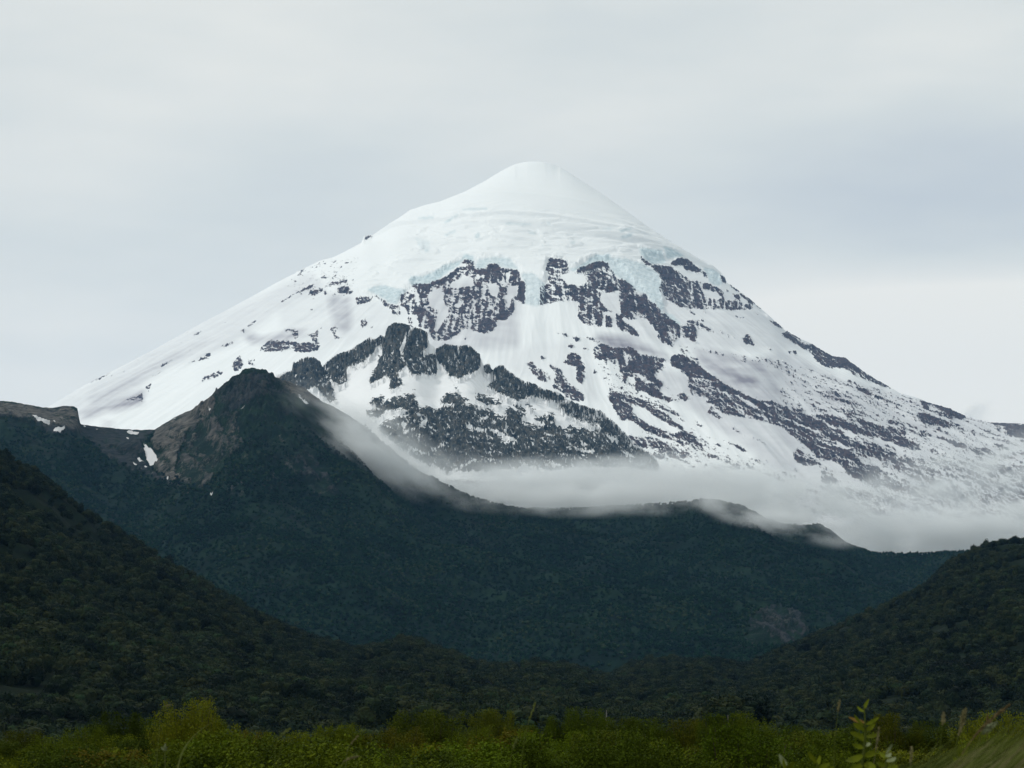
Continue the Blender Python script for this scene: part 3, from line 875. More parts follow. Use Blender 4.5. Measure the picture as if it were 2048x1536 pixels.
SIL_K = P(250,1030, 300,990, 430,850, 540,753, 583,742, 587,728, 600,719, 612,715, 626,714, 640,722, 645,735, 650,728, 663,717, 675,708, 700,701,
          705,697, 715,689, 728,682, 740,674, 750,678, 760,671, 770,672, 773,655, 780,651, 788,645, 805,647, 820,651, 823,659, 828,655, 840,657, 848,662,
          855,665, 858,688, 868,694, 872,697, 890,688, 915,691, 940,691, 950,699, 960,710, 965,724, 968,732, 973,728, 980,729, 984,741, 990,736, 997,731, 1007,729,
          1015,741, 1028,748, 1040,758, 1060,765, 1080,772, 1085,777, 1115,784, 1133,797, 1150,806, 1180,815, 1205,822, 1215,835, 1231,846, 1245,862, 1254,870, 1270,890,
          1284,896, 1298,905, 1312,914, 1318,928, 1326,945, 1350,975, 1420,1050, 1500,1150)
def build_crags():
    az, X, Y, Z, t = ridge_grid(SIL_K, 9000, -0.158, 0.090, 1150, 6500, 9900, 620, 60, 0.95, toe=250)
    Z = fit_skyline(X, Y, Z, SIL_K, reach=220, sm=18)
    u, v = project(X, Y, Z)
    basin = sample(raster("P 1 690,720 760,690 900,740 1000,790 1010,800 760,800 640,850", blur=20), u, v)
    amp = smooth(-0.01, -0.08, t)[:, None]
    Z = Z + amp * (1 - .8 * basin) * (60 * ridged(X / 520, Y / 520, 5, 61, gain=0.55) - 20) + 30 * amp * fbm(X / 700, Y / 600, 3, 62)
    Z = fit_skyline(X, Y, Z, SIL_K, reach=200, sm=8)
    u, v = project(X, Y, Z)
    wu = fbm(u / 8, v / 8, 5, 63, gain=.7) * 4.5; wv = fbm(u / 8, v / 8, 5, 64, gain=.7) * 4
    RK = raster(RIDGE_ROCK, base=0.03, blur=0); RK = fringe(np.interp(RK, CURVE_X, [0, .14, .34, .48, .64, .67, .73]), RIDGE_ROCK, 6, .42)
    iso = 1.0 * fbm(X / 11, Z / 9, 3, 64) + fbm(X / 26, Z / 16, 6, 65, gain=0.68) + 0.4 * fbm((X + Z * .8) / 16, (Z - X * .3) / 50, 3, 66)
    crest = np.exp(-(t / 0.10) ** 2)[:, None]
    rg = ridged(X / 46, Z / 42, 6, 67, gain=0.66); rk = 0
    RGM = float(rg.mean()) - .10
    led = np.gradient(20 * rg, axis=0) / np.gradient(Y, axis=0); led = np.clip(led / led.std(), -2.5, 2.5)
    sid = np.gradient(20 * rg, axis=1) / np.gradient(X, axis=1); sid = np.clip(sid / sid.std(), -2.5, 2.5)
    iso = iso * 0.8 + 0.28 * led + 0.14 * sid
    for k in range(3):
        rel = rk * (44 + 40 * crest) * (rg - RGM)
        R = sample(RK, u + wu, v + wv - rel * F / Y)
        rock = np.clip(R + 0.85 * iso * smooth(0.0, 0.3, R), 0, 1); rk = smooth(0.38, 0.62, rock)
    rel = rk * (44 + 40 * crest) * (rg - RGM) + 3 * fbm(X / 90, Y / 90, 3, 68)
    # knife edged towers along the crest
    rel = rel + rk * (38 * crest + 14) * (ridged(X / 34 + Z / 160, Z / 150, 4, 69) - .35)
    Z = Z + rel
    us = np.arange(560, 1310, 2.5); vs = np.interp(us, SIL_K[:, 0], SIL_K[:, 1])
    vs = vs + (4.5 * ridged(us / 11, us * 0 + .3, 3, 70, gain=.6) - 2.2) * -1.0
    sil = np.concatenate([SIL_K[SIL_K[:, 0] < 560], np.stack([us, vs], 1), SIL_K[SIL_K[:, 0] > 1310]])
    Z = fit_skyline(X, Y, Z, sil, keep=0.95, reach=60, sm=40)
    u, v = project(X, Y, Z); R = sample(RK, u + wu, v + wv)
    rock = np.clip(R + 0.85 * iso * smooth(0.0, 0.3, R), 0, 1)
    att = np.stack([np.where(t[:, None] > 0.05, 0.5, rock), 0 * R, 0.25 * np.ones_like(R), 0 * R + 1], -1).reshape(-1, 4)
    o = quick_mesh('rocky_ridge', np.stack([X, Y, Z], -1).reshape(-1, 3), grid_faces(*X.shape), MAT_CRAG, True, attrs={'survey': att})
    tag(o, 'jagged dark crags and snowfields in front of the volcano', kind='structure')
build_crags()

# the dark middle hill with bare brown gullies and old snow patches
M = Mat('hill_surface', 0.95, 0.08)
bare_, snow_, tone_ = sep_attr(M, 'survey')[:3]
nf = M.noise(0.09, 5, rough=0.7)
green = M.ramp(M.noise(0.02, 5, rough=0.65), (0.30, (0.001, 0.005, 0.003)), (0.50, (0.003, 0.013, 0.007)), (0.66, (0.009, 0.024, 0.011)), (0.8, (0.016, 0.032, 0.015)))
brown = M.ramp(M.noise(0.035, 6, rough=0.7), (0.37, (0.014, 0.019, 0.019)), (0.46, (0.062, 0.060, 0.053)), (0.56, (0.095, 0.090, 0.080)), (0.70, (0.170, 0.160, 0.140)))
dark_rock = M.ramp(M.noise(0.05, 5, rough=0.7), (0.38, (0.006, 0.012, 0.013)), (0.52, (0.016, 0.020, 0.022)), (0.65, (0.032, 0.034, 0.038)))
tm_ = M.math('ADD', tone_, M.math('MULTIPLY', M.math('SUBTRACT', M.noise(0.045, 6, rough=0.75), 0.5), 2.6), True)
brown = M.mix(tm_, dark_rock, brown)
bf = M.math('MULTIPLY', M.math('SUBTRACT', M.math('ADD', bare_, M.math('MULTIPLY', M.math('SUBTRACT', nf, 0.5), 2.0)), 0.42), 4.0, clamp=True)
sf = M.math('MULTIPLY', M.math('SUBTRACT', M.math('ADD', snow_, M.math('MULTIPLY', M.math('SUBTRACT', nf, 0.5), 1.3)), 0.56), 5.0, clamp=True)
M.color(M.mix(sf, M.mix(bf, green, brown), (0.60, 0.61, 0.62)))
M.bump(M.noise(0.06, 6, rough=0.7), 0.8, 6.0)
MAT_HILL = M.m
SIL_M = P(-700,770, -200,785, 0,801, 30,804, 60,810, 85,815, 110,815, 130,811, 148,813, 155,817, 158,835, 161,848, 180,851, 205,854, 240,858, 280,860, 310,859,
          330,846, 350,834, 380,820, 405,806, 420,792, 432,780, 445,770, 460,757, 475,750, 490,740, 498,735, 515,736, 530,740, 545,748, 560,757, 590,768,
          610,776, 640,800, 665,812, 700,832, 730,853, 760,880, 790,905, 810,925, 840,945, 880,967, 920,985, 960,1000, 1010,1012, 1060,1018, 1120,1020, 1200,1016, 1260,1013,
          1340,1008, 1380,1004, 1430,1002, 1480,1011, 1510,1024, 1540,1040, 1570,1049, 1600,1052, 1640,1050, 1660,1058, 1690,1083, 1720,1096,
          1760,1108, 1820,1110, 1880,1106, 1920,1104, 2000,1110, 2200,1080, 2700,1000)
HILLM = {}
def build_middle():
    az, X, Y, Z, t = ridge_grid(SIL_M, 6000, -0.262, 0.262, 1500, 3500, 7400, 560, 50, 1.05, toe=-20)
    amp = smooth(-0.02, -0.20, t)[:, None]
    # spurs running down to the right
    q = X * 0.72 + Y * 0.55
    Z = Z + amp * (150 * ridged(q / 620, (Y - X * .3) / 2400, 4, 71, gain=0.5) - 50) + 35 * amp * fbm(X / 300, Y / 300, 4, 72)
    Z = fit_skyline(X, Y, Z, SIL_M, reach=200, sm=14)
    u, v = project(X, Y, Z)
    wu = fbm(u / 14, v / 14, 3, 73) * 5; wv = fbm(u / 14, v / 14, 3, 74) * 5
    R = sample(raster(HILL_BARE, base=0.0), u + wu, v + wv)
    S = sample(raster(HILL_SNOW), u + wu * .4, v + wv * .4)
    str_ = fbm((X + Z * 1.3) / 40, (Z - X * .6) / 140, 4, 75)
    rock = np.clip(R + (0.55 * fbm(X / 26, Z / 22, 6, 76, gain=.66) + 0.5 * str_) * smooth(0, .3, R), 0, 1)
    rk = smooth(0.35, 0.65, rock)
    crag = sample(raster("P 1 380,800 440,760 500,725 560,740 600,860 480,900 400,860\nP .8 440,860 580,840 640,980 420,1000\nP .5 0,780 165,790 165,870 0,860\nP .3 1470,1200 1640,1200 1640,1300 1470,1300", blur=8), u, v)
    Z = Z + amp * 0 + (0.25 + amp * .75) * (rk * 7 + crag * 38 * (ridged(X / 48, Z / 80, 6, 77, gain=.65) - .3)) + 3 * fbm(X / 40, Y / 40, 3, 78)
    sil = SIL_M.copy(); us = np.arange(-100, 660, 3.0); vs = np.interp(us, sil[:, 0], sil[:, 1])
    jag = smooth(400, 440, us) * smooth(600, 560, us) * 5 + 1.2
    vs = vs + jag * fbm(us / 7, us * 0 + .5, 3, 79)
    sil = np.concatenate([sil[sil[:, 0] < -100], np.stack([us, vs], 1), sil[sil[:, 0] > 660]])
    Z = fit_skyline(X, Y, Z, sil, keep=.95, reach=60, sm=40)
    # brownness: scree is brown, the summit crag and the saddle are dark rock
    tone = sample(raster("e 1 -400,100 0,130 150,150 500,180 510,340 190,280 0,240 -400,240\ne 1 960,330 1060,260 1300,150 1390,105 1360,240 1200,340 1140,460 1180,620 1100,680 980,560\nD 1 400,560 500,600 650,700 760,820 700,840 560,790 480,740\nP .6 380,850 560,830 600,980 350,1000", blur=4), u, v)
    att = np.stack([rock, S, np.clip(tone, 0, 1), 0 * R + 1], -1).reshape(-1, 4)
    o = quick_mesh('middle_hill', np.stack([X, Y, Z], -1).reshape(-1, 3), grid_faces(*X.shape), MAT_HILL, True, attrs={'survey': att})
    tag(o, 'dark forested hill with a craggy brown top in the middle distance', kind='structure')
    HILLM.update(az=az, X=X, Y=Y, Z=Z, t=t, R=R, S=S, v=v, u=u)
build_middle()

# the two near wooded hillsides
M = Mat('undergrowth_soil', 0.95, 0.05)
M.color(M.ramp(M.noise(0.12, 5, rough=0.7), (0.3, (0.003, 0.006, 0.004)), (0.55, (0.005, 0.011, 0.005)), (0.75, (0.010, 0.018, 0.007))))
MAT_SOIL = M.m
SIL_L = P(-900,560, -300,730, -120,830, 0,905, 30,922, 60,940, 100,972, 150,1010, 200,1050, 250,1080, 300,1105, 340,1130, 400,1172, 450,1198, 500,1232,
          550,1258, 600,1280, 650,1295, 700,1302, 760,1302, 800,1290, 830,1292, 860,1304, 900,1314, 950,1338, 1000,1345, 1040,1342, 1080,1334, 1130,1338,
          1160,1352, 1200,1364, 1240,1375, 1300,1400, 1400,1450, 1480,1490, 1600,1520)
SIL_R = P(600,1520, 900,1490, 1060,1450, 1150,1405, 1200,1372, 1240,1348, 1290,1332, 1340,1326, 1400,1328, 1440,1326, 1480,1342, 1510,1332, 1550,1314, 1600,1290, 1650,1270, 1700,1250, 1750,1230,
          1800,1206, 1850,1180, 1870,1160, 1900,1136, 1945,1110, 1960,1100, 2000,1090, 2048,1082, 2150,1055, 2300,1010, 2700,900)
def build_near(name, sil, D, yf, a0, a1, seed, label, pw):
    az, X, Y, Z, t = ridge_grid(sil, D, a0, a1, 520, yf, D + 900, 420, 40, pw, toe=-14)
    amp = smooth(-0.01, -0.15, t)[:, None] * smooth(-1, -.8, t)[:, None]
    s = np.clip(Z / 200, 0.12, 1)
    Z = Z + amp * s * (62 * ridged(X / 260 + Y / 900, Y / 300, 4, seed, gain=0.5) - 22) + amp * 4 * fbm(X / 60, Y / 60, 3, seed + 3)
    Z = fit_skyline(X, Y, Z, sil, reach=160, sm=10)
    Z = np.maximum(Z, -14)
    o = quick_mesh(name, np.stack([X, Y, Z], -1).reshape(-1, 3), grid_faces(*X.shape), MAT_SOIL, True)
    tag(o, label, kind='structure')
    return dict(az=az, X=X, Y=Y, Z=Z, t=t)
HILLL = build_near('left_hill', SIL_L, 2300, 600, -0.262, 0.10, 81, 'near wooded hillside falling from the left edge', 1.25)
HILLR = build_near('right_hill', SIL_R, 2800, 750, -0.06, 0.262, 85, 'near wooded hillside rising to the right edge', 1.25)

gs = 14000.0
gx = np.concatenate([np.linspace(-gs, -200, 12), np.linspace(-180, 180, 60), np.linspace(200, gs, 12)])
gy = np.concatenate([np.linspace(-400, 0, 4), np.linspace(6, 260, 60), np.linspace(300, 22000, 24)])
GX, GY = np.meshgrid(gx, gy)
GZ = np.where(GY < 260, 0.10 * fbm(GX / 9, GY / 9, 3, 91) * smooth(0, 8, GY), 0) - 10 * smooth(70, 230, GY)
o = quick_mesh('ground', np.stack([GX, GY, GZ], -1).reshape(-1, 3), grid_faces(*GX.shape), MAT_SOIL, True)
tag(o, 'valley floor under the bushes', kind='structure')
# ------------------------------------------------------------------ trees
def leaf_mat(name, stops, island=0.5, spec=0.15, rough=0.7, trans=None, stand=1.5):
    M = Mat(name, rough, spec)
    oi = M.n('ShaderNodeObjectInfo'); ge = M.n('ShaderNodeNewGeometry')
    f = M.math('ADD', M.math('MULTIPLY', oi.outputs['Random'], 1 - island), M.math('MULTIPLY', ge.outputs['Random Per Island'], island))
    big = M.noise(0.006, 3, rough=0.6)
    f = M.math('ADD', f, M.math('MULTIPLY', M.math('SUBTRACT', big, 0.5), stand), True)
    M.color(M.ramp(f, *stops))
    if trans:
        tr = M.n('ShaderNodeBsdfTranslucent'); ad = M.n('ShaderNodeMixShader'); ad.inputs[0].default_value = trans
        M.l(M.ramp(f, *stops), tr.inputs[0]); M.l(M.b.outputs[0], ad.inputs[1]); M.l(tr.outputs[0], ad.inputs[2])
        M.l(ad.outputs[0], M.o.inputs[0])
    return M.m
MAT_TREE = leaf_mat('forest_leaves', [(0.0, (0.002, 0.005, 0.003)), (0.35, (0.005, 0.012, 0.006)), (0.6, (0.012, 0.021, 0.008)), (0.82, (0.023, 0.028, 0.010)), (1.0, (0.014, 0.030, 0.011))], 0.30, 0.04)
MAT_FAR = leaf_mat('far_forest_leaves', [(0.0, (0.001, 0.008, 0.005)), (0.5, (0.003, 0.019, 0.009)), (0.88, (0.010, 0.036, 0.014)), (1.0, (0.038, 0.054, 0.024))], 0.30, 0.03)
MAT_NEAR = leaf_mat('thicket_leaves', [(0.0, (0.006, 0.012, 0.006)), (0.35, (0.014, 0.027, 0.010)), (0.6, (0.026, 0.040, 0.012)), (0.8, (0.042, 0.044, 0.016)), (1.0, (0.030, 0.052, 0.018))], 0.30, 0.04)
MAT_BARK = Mat('bark', 0.9, 0.1); MAT_BARK.color(MAT_BARK.ramp(MAT_BARK.noise(6, 4), (0.3, (0.035, 0.030, 0.024)), (0.7, (0.10, 0.09, 0.075)))); MAT_BARK = MAT_BARK.m
MAT_DEAD = Mat('dead_wood', 0.9, 0.1); MAT_DEAD.color((0.16, 0.15, 0.14)); MAT_DEAD = MAT_DEAD.m

def leaf_cards(C, size, r, aspect=0.6, up=None):
    """a rhombic leaf at every centre C with random or given direction"""
    n = len(C)
    d = r.normal(size=(n, 3)) if up is None else up + r.normal(size=(n, 3)) * 0.7
    d /= np.linalg.norm(d, axis=1, keepdims=True) + 1e-9
    e = np.cross(d, r.normal(size=(n, 3))); e /= np.linalg.norm(e, axis=1, keepdims=True) + 1e-9
    s = np.asarray(size)
    if s.ndim == 0: s = np.full(n, float(s))
    s = (s * r.uniform(0.7, 1.3, n))[:, None]
    V = np.stack([C - d * s * .5, C + e * s * aspect * .5, C + d * s * .5, C - e * s * aspect * .5], 1).reshape(-1, 3)
    Fc = np.arange(4 * n).reshape(-1, 4)
    return V, Fc

def crown_points(n, r, lobes=7, flat=0.75, seedshape=0.25):
    """points near the surface of several overlapping lobes; radius about 0.5, height 0..1"""
    cs = r.normal(size=(lobes, 3)); cs /= np.linalg.norm(cs, axis=1, keepdims=True)
    cs = cs * r.uniform(0.10, 0.30, (lobes, 1)); cs[:, 2] = cs[:, 2] * 0.9 + 0.58
    rad = r.uniform(0.16, 0.30, lobes)
    cs[0] = (0, 0, 0.55); rad[0] = 0.33
    i = r.choice(lobes, n, p=rad ** 2 / (rad ** 2).sum())
    d = r.normal(size=(n, 3)); d /= np.linalg.norm(d, axis=1, keepdims=True)
    p = cs[i] + d * (rad[i] * (r.uniform(0.62, 1.06, n)))[:, None]
    p[:, 2] = np.clip(p[:, 2], 0.06, 2)
    return p, d, cs, rad

def ico(sub=1):
    import bmesh
    b = bmesh.new(); bmesh.ops.create_icosphere(b, subdivisions=sub, radius=1)
    V = np.array([v.co[:] for v in b.verts]); Fc = np.array([[v.index for v in f.verts] for f in b.faces]); b.free()
    return V, Fc
ICO_V, ICO_F = ico(2)

def crown_mesh(name, n, leaf, mat, r, lobes=7):
    p, d, cs, rad = crown_points(n, r, lobes)
    V, Q = leaf_cards(p, leaf, r, 0.7)
    T = np.concatenate([Q[:, [0, 1, 2]], Q[:, [0, 2, 3]]])
    Vs = [V]; Fs = [T]; off = len(V)
    for c, q in zip(cs, rad):                       # twiggy inner masses that stop the light
        W = ICO_V * (q * 0.72) * (1 + 0.18 * r.normal(size=(len(ICO_V), 1))) + c
        W[:, 2] = np.maximum(W[:, 2], 0.0)
        Vs.append(W); Fs.append(ICO_F + off); off += len(W)
    return quick_mesh(name, np.concatenate(Vs), np.concatenate(Fs), mat, False, link_=False)

def tube(pts, radii, k=6):
    pts = np.array(pts, float); n = len(pts); V = []
    for i in range(n):
        a = pts[min(i + 1, n - 1)] - pts[max(i - 1, 0)]; a /= np.linalg.norm(a) + 1e-9
        b = np.cross(a, (0.3, 0.9, 0.2)); b /= np.linalg.norm(b) + 1e-9; c = np.cross(a, b)
        for j in range(k):
            t = 2 * math.pi * j / k
            V.append(pts[i] + radii[i] * (math.cos(t) * b + math.sin(t) * c))
    Fc = [[i * k + j, i * k + (j + 1) % k, (i + 1) * k + (j + 1) % k, (i + 1) * k + j] for i in range(n - 1) for j in range(k)]
    return np.array(V), np.array(Fc)
def join(parts):
    Vs, Fs, off = [], [], 0
    for V, Fc in parts:
        Vs.append(V); Fs.append(Fc + off); off += len(V)
    return np.concatenate(Vs), np.concatenate(Fs)

def scatter(name, pts, scl, rot, meshes, label, idx=None):
    """one stuff object: a point per plant, each carrying a copy of one of a few crowns"""
    src = bpy.data.collections.new(name + '_kinds')
    for i, m in enumerate(meshes):
        ob = bpy.data.objects.new(name + '_kind', m); src.objects.link(ob)
    me = bpy.data.meshes.new(name)
    me.vertices.add(len(pts)); me.vertices.foreach_set('co', np.ascontiguousarray(pts, np.float32).ravel())
    a = me.attributes.new('sc', 'FLOAT_VECTOR', 'POINT'); a.data.foreach_set('vector', np.ascontiguousarray(scl, np.float32).ravel())
    a = me.attributes.new('rt', 'FLOAT_VECTOR', 'POINT'); a.data.foreach_set('vector', np.ascontiguousarray(rot, np.float32).ravel())
    a = me.attributes.new('ix', 'INT', 'POINT')
    idx = rng.integers(0, len(meshes), len(pts)) if idx is None else idx
    a.data.foreach_set('value', np.ascontiguousarray(idx, np.int32))
    o = link(name, me)
    ng = bpy.data.node_groups.new(name + '_scatter', 'GeometryNodeTree')
    ng.interface.new_socket('Geometry', in_out='INPUT', socket_type='NodeSocketGeometry')
    ng.interface.new_socket('Geometry', in_out='OUTPUT', socket_type='NodeSocketGeometry')
    gi = ng.nodes.new('NodeGroupInput'); go = ng.nodes.new('NodeGroupOutput')
    ci = ng.nodes.new('GeometryNodeCollectionInfo'); ci.inputs[0].default_value = src
    ci.inputs['Separate Children'].default_value = True; ci.inputs['Reset Children'].default_value = True
    ip = ng.nodes.new('GeometryNodeInstanceOnPoints'); ip.inputs['Pick Instance'].default_value = True
    def na(nm, ty):
        n = ng.nodes.new('GeometryNodeInputNamedAttribute'); n.data_type = ty; n.inputs[0].default_value = nm; return n.outputs[0]
    ng.links.new(gi.outputs[0], ip.inputs['Points']); ng.links.new(ci.outputs[0], ip.inputs['Instance'])
    ng.links.new(na('ix', 'INT'), ip.inputs['Instance Index'])
    ng.links.new(na('rt', 'FLOAT_VECTOR'), ip.inputs['Rotation']); ng.links.new(na('sc', 'FLOAT_VECTOR'), ip.inputs['Scale'])
    ng.links.new(ip.outputs[0], go.inputs[0])
    md = o.modifiers.new('scatter', 'NODES'); md.node_group = ng
    tag(o, label, kind='stuff')
    return o

def hill_points(H, spacing, keep=None, seed=0, tmin=-1, tmax=0.1):
    """random points on a hill's height field, even per square metre"""
    X, Y, Z, t = H['X'], H['Y'], H['Z'], H['t']
    ny, nx = X.shape
    r = np.random.default_rng(seed)
    j0 = np.searchsorted(t, tmin); j1 = min(np.searchsorted(t, tmax), ny - 1)
    dx = X[:, 1:] - X[:, :-1]; dy = Y[1:, :] - Y[:-1, :]
    area = dx[:-1] * dy[:, :-1]
    area = area[j0:j1]
    n = int(area.sum() / spacing ** 2)
    p = (area / area.sum()).ravel()
    k = r.choice(len(p), n, p=p)
    i = k // (nx - 1) + j0; j = k % (nx - 1)
    a = r.random(n); b = r.random(n)
    def bil(Q): return (Q[i, j] * (1 - a) + Q[i, j + 1] * a) * (1 - b) + (Q[i + 1, j] * (1 - a) + Q[i + 1, j + 1] * a) * b
    pts = np.stack([bil(X), bil(Y), bil(Z)], 1)
    if keep is not None:
        m = keep(pts, i, j, r); pts = pts[m]
    return pts

def sizes(pts, lo, hi, seed, wx=1.0, big=40):
    r = np.random.default_rng(seed)
    c = 0.5 + 0.9 * fbm(pts[:, 0] / big, pts[:, 1] / big, 3, seed)
    h = lo + (hi - lo) * np.clip(0.35 * r.random(len(pts)) + 0.65 * c, 0, 1.2)
    w = h * wx * r.uniform(0.8, 1.25, len(pts))
    rot = np.stack([r.normal(0, .08, len(pts)), r.normal(0, .08, len(pts)), r.uniform(0, 6.28, len(pts))], 1)
    return np.stack([w, w, h], 1), rot

r_ = np.random.default_rng(3)
FAR_KINDS = [crown_mesh('far_crown', 90, 0.16, MAT_FAR, r_, 4) for _ in range(4)]
MID_KINDS = [crown_mesh('mid_crown', 900, 0.060, MAT_TREE, r_, 7) for _ in range(5)]
NEAR_KINDS = [crown_mesh('near_crown', 6500, 0.027, MAT_NEAR, r_, 9) for _ in range(4)]

def keep_m(p, i, j, r):
    R = HILLM['R'][i, j]; S = HILLM['S'][i, j]; v = HILLM['v'][i, j]
    pr = (R < 0.3) * (S < 0.3) * smooth(830, 960, v) * (0.35 + 0.65 * smooth(-.35, .1, fbm(p[:, 0] / 180, p[:, 1] / 180, 3, 5)))
    return r.random(len(p)) < pr
pts = hill_points(HILLM, 6.8, keep_m, 5, tmax=-0.008)
s, q = sizes(pts, 5, 10, 6, 1.05, 120)
pts[:, 2] -= s[:, 2] * 0.15
scatter('far_forest', pts, s, q, FAR_KINDS, 'dense dark forest covering the middle hill')

def in_view(p, m=1.16): return np.abs(p[:, 0] / p[:, 1]) < 0.2133 * m + 6 / p[:, 1]
for H, nm, lab, sd in ((HILLL, 'hillside_forest', 'dense scrubby forest covering the near left hillside', 11),
                       (HILLR, 'hillside_forest', 'dense scrubby forest covering the near right hillside', 12)):
    pts = hill_points(H, 7.8, lambda p, i, j, r: (p[:, 2] > -12.5) & in_view(p) & (r.random(len(p)) < 0.12 + 0.88 * smooth(-.42, -.18, fbm(p[:, 0] / 95, p[:, 1] / 150, 4, 8))), sd, tmin=-0.99, tmax=0.04)
    s, q = sizes(pts, 4.0, 16, sd, 1.1, 55)
    pts[:, 2] -= s[:, 2] * 0.22
    scatter(nm, pts, s, q, MID_KINDS, lab)

# valley floor wood in front of the hills
n = 4600
yy = np.sqrt(rng.uniform(290 ** 2, 780 ** 2, n)); xx = yy * rng.uniform(-0.25, 0.25, n)
pts = np.stack([xx, yy, -10 + 0 * yy], 1)
s, q = sizes(pts, 3.5, 12, 14, 1.15, 40)
pts[:, 2] -= s[:, 2] * 0.15
scatter('valley_thicket', pts, s, q, NEAR_KINDS, 'dark thicket on the valley floor behind the bushes')

# single trees that stand out of the woods
def hill_z(H, x, y):
    az = x / y; A = H['az']; c = int(np.clip(np.searchsorted(A, az), 1, len(A) - 1))
    return float(np.interp(y, H['Y'][:, c], H['Z'][:, c]))
def tree_kind(seed):
    r = np.random.default_rng(seed)
    root = bpy.data.objects.new('tree', None); COL.objects.link(root)
    cr = link('crown', crown_mesh('tree_crown', 1500, 0.055, MAT_TREE, r, 10), root)
    parts = [tube([(0, 0, -.15), (.01, .01, .25), (-.01, .02, .6)], [.035, .028, .012])]
    for k in range(5):
        t = k * 1.3 + r.uniform(0, .5); z = .28 + .06 * k
        parts.append(tube([(0, 0, z), (.12 * math.cos(t), .12 * math.sin(t), z + .10), (.24 * math.cos(t), .24 * math.sin(t), z + .2)], [.014, .010, .004]))
    V, Fc = join(parts)
    quick_mesh('trunk', V, Fc, MAT_BARK, True, parent=root)
    return root
kinds = [tree_kind(50 + i) for i in range(3)]
used = [False] * 3
def copy_tree(o, parent=None):
    c = o.copy(); COL.objects.link(c); c.parent = parent
    for ch in list(o.children): copy_tree(ch, c)
    return c
# bleached snags
for u, v, d, h, lab in ((1213, 1420, 420, 4.2, 'pale dead snag above the taller of the two olive shrubs'), (1456, 1430, 380, 3.5, 'pale dead snag above the double topped shrub')):
    p = at(u, v, d)
    r = np.random.default_rng(u)
    parts = [tube([(0, 0, 0), (.08, 0, h * .6 + 6), (.0, 0, h + 9)], [.26, .18, .05])]
    for k in range(7):
        z = 5 + h * .4 + k * .7; a = r.uniform(0, 6.28)
        parts.append(tube([(.05, 0, z), (.7 * math.cos(a), .7 * math.sin(a), z + .7), (1.1 * math.cos(a), 1.1 * math.sin(a), z + 1.7)], [.07, .045, .015], 4))
    V, Fc = join(parts); V[:, 2] *= (p.z + 10.5) / (h + 9)
    o = quick_mesh('dead_tree', V, Fc, MAT_DEAD, True); o.location = (p.x, p.y, -10.5)
    tag(o, lab, 'dead tree')
# (u, v of the tree top, distance, height, width, label, group)
TREES = [
    (55, 928, 2280, 12, 12, 'dark round tree high on the left hillside skyline, nearest the left edge', None),
    (340, 1104, 2270, 10, 13, 'dark domed tree on the left hillside skyline beside a shallow dip', None),
    (505, 1224, 2280, 9, 12, 'low dark tree on the skyline halfway down the left hillside', None),
    (655, 1266, 2290, 13, 10, 'upright dark tree poking out of the skyline low on the left hillside', None),
    (802, 1264, 2290, 13, 14, 'dark tree crowning the hump in the middle of the lower skyline', None),
    (838, 1272, 2290, 10, 15, 'broad low tree just right of the one crowning the hump', None),
    (900, 1300, 2290, 9, 14, 'brownish green tree between the hump and the next dip of the lower skyline', None),
    (1020, 1318, 2280, 11, 14, 'rounded tree on the left of the last hummock of the left hillside', None),
    (1070, 1312, 2280, 11, 16, 'broad dark tree on top of the last hummock of the left hillside', None),
    (1125, 1316, 2280, 11, 15, 'broad dark tree on the right shoulder of the last hummock', None),
    (1262, 1314, 2760, 15, 17, 'bulky dark tree at the foot of the right hillside, left end of its flat skyline', None),
    (1300, 1308, 2770, 14, 16, 'second bulky tree from the left on the flat foot of the right hillside', None),
    (1345, 1304, 2780, 13, 18, 'widest dark tree on the flat skyline at the foot of the right hillside', None),
    (1412, 1306, 2780, 13, 16, 'dark tree where the flat foot of the right hillside starts to climb', None),
    (1628, 1262, 2790, 11, 13, 'dark tree on the climbing skyline of the right hillside below the pale rocks', None),
    (1880, 1136, 2790, 13, 12, 'dark tree at the step in the right hillside skyline', None),
    (1948, 1084, 2790, 13, 11, 'dark tree on the corner where the right hillside skyline levels out', None),
    (1972, 1078, 2790, 12, 10, 'small upright tree right of the corner of the right skyline', None),
    (2003, 1073, 2790, 12, 11, 'dark pointed tree on the level right skyline, second from the right edge', None),
    (2032, 1068, 2790, 12, 11, 'dark tree on the right skyline nearest the right edge', None),
    (160, 1250, 1500, 8, 11, 'dark rounded tree on the left hillside below its steepest part', None),
    (470, 1330, 1300, 8, 10, 'shadowy rounded tree in the middle of the left hillside', None),
    (1720, 1400, 900, 7, 9, 'dark rounded tree at the bottom of the right hillside above the broad leaved plant', None),
    (1920, 1290, 1500, 8, 11, 'dark rounded tree in the middle of the right hillside', None),
]
for i, (u, v, d, h, w, lab, grp) in enumerate(TREES):
    k = i % 3
    o = kinds[k] if not used[k] else copy_tree(kinds[k]); used[k] = True
    p = at(u, v, d)
    H = HILLL if u < 1240 else HILLR
    zb = hill_z(H, p.x, p.y)
    zb = min(zb, p.z - h * 0.6)
    o.location = (p.x, p.y, zb)
    o.scale = (w, w, (p.z - zb) / 0.98)
    o.rotation_euler = (0, 0, i * 1.7)
    tag(o, lab, 'tree', 'single trees standing out of the woods')
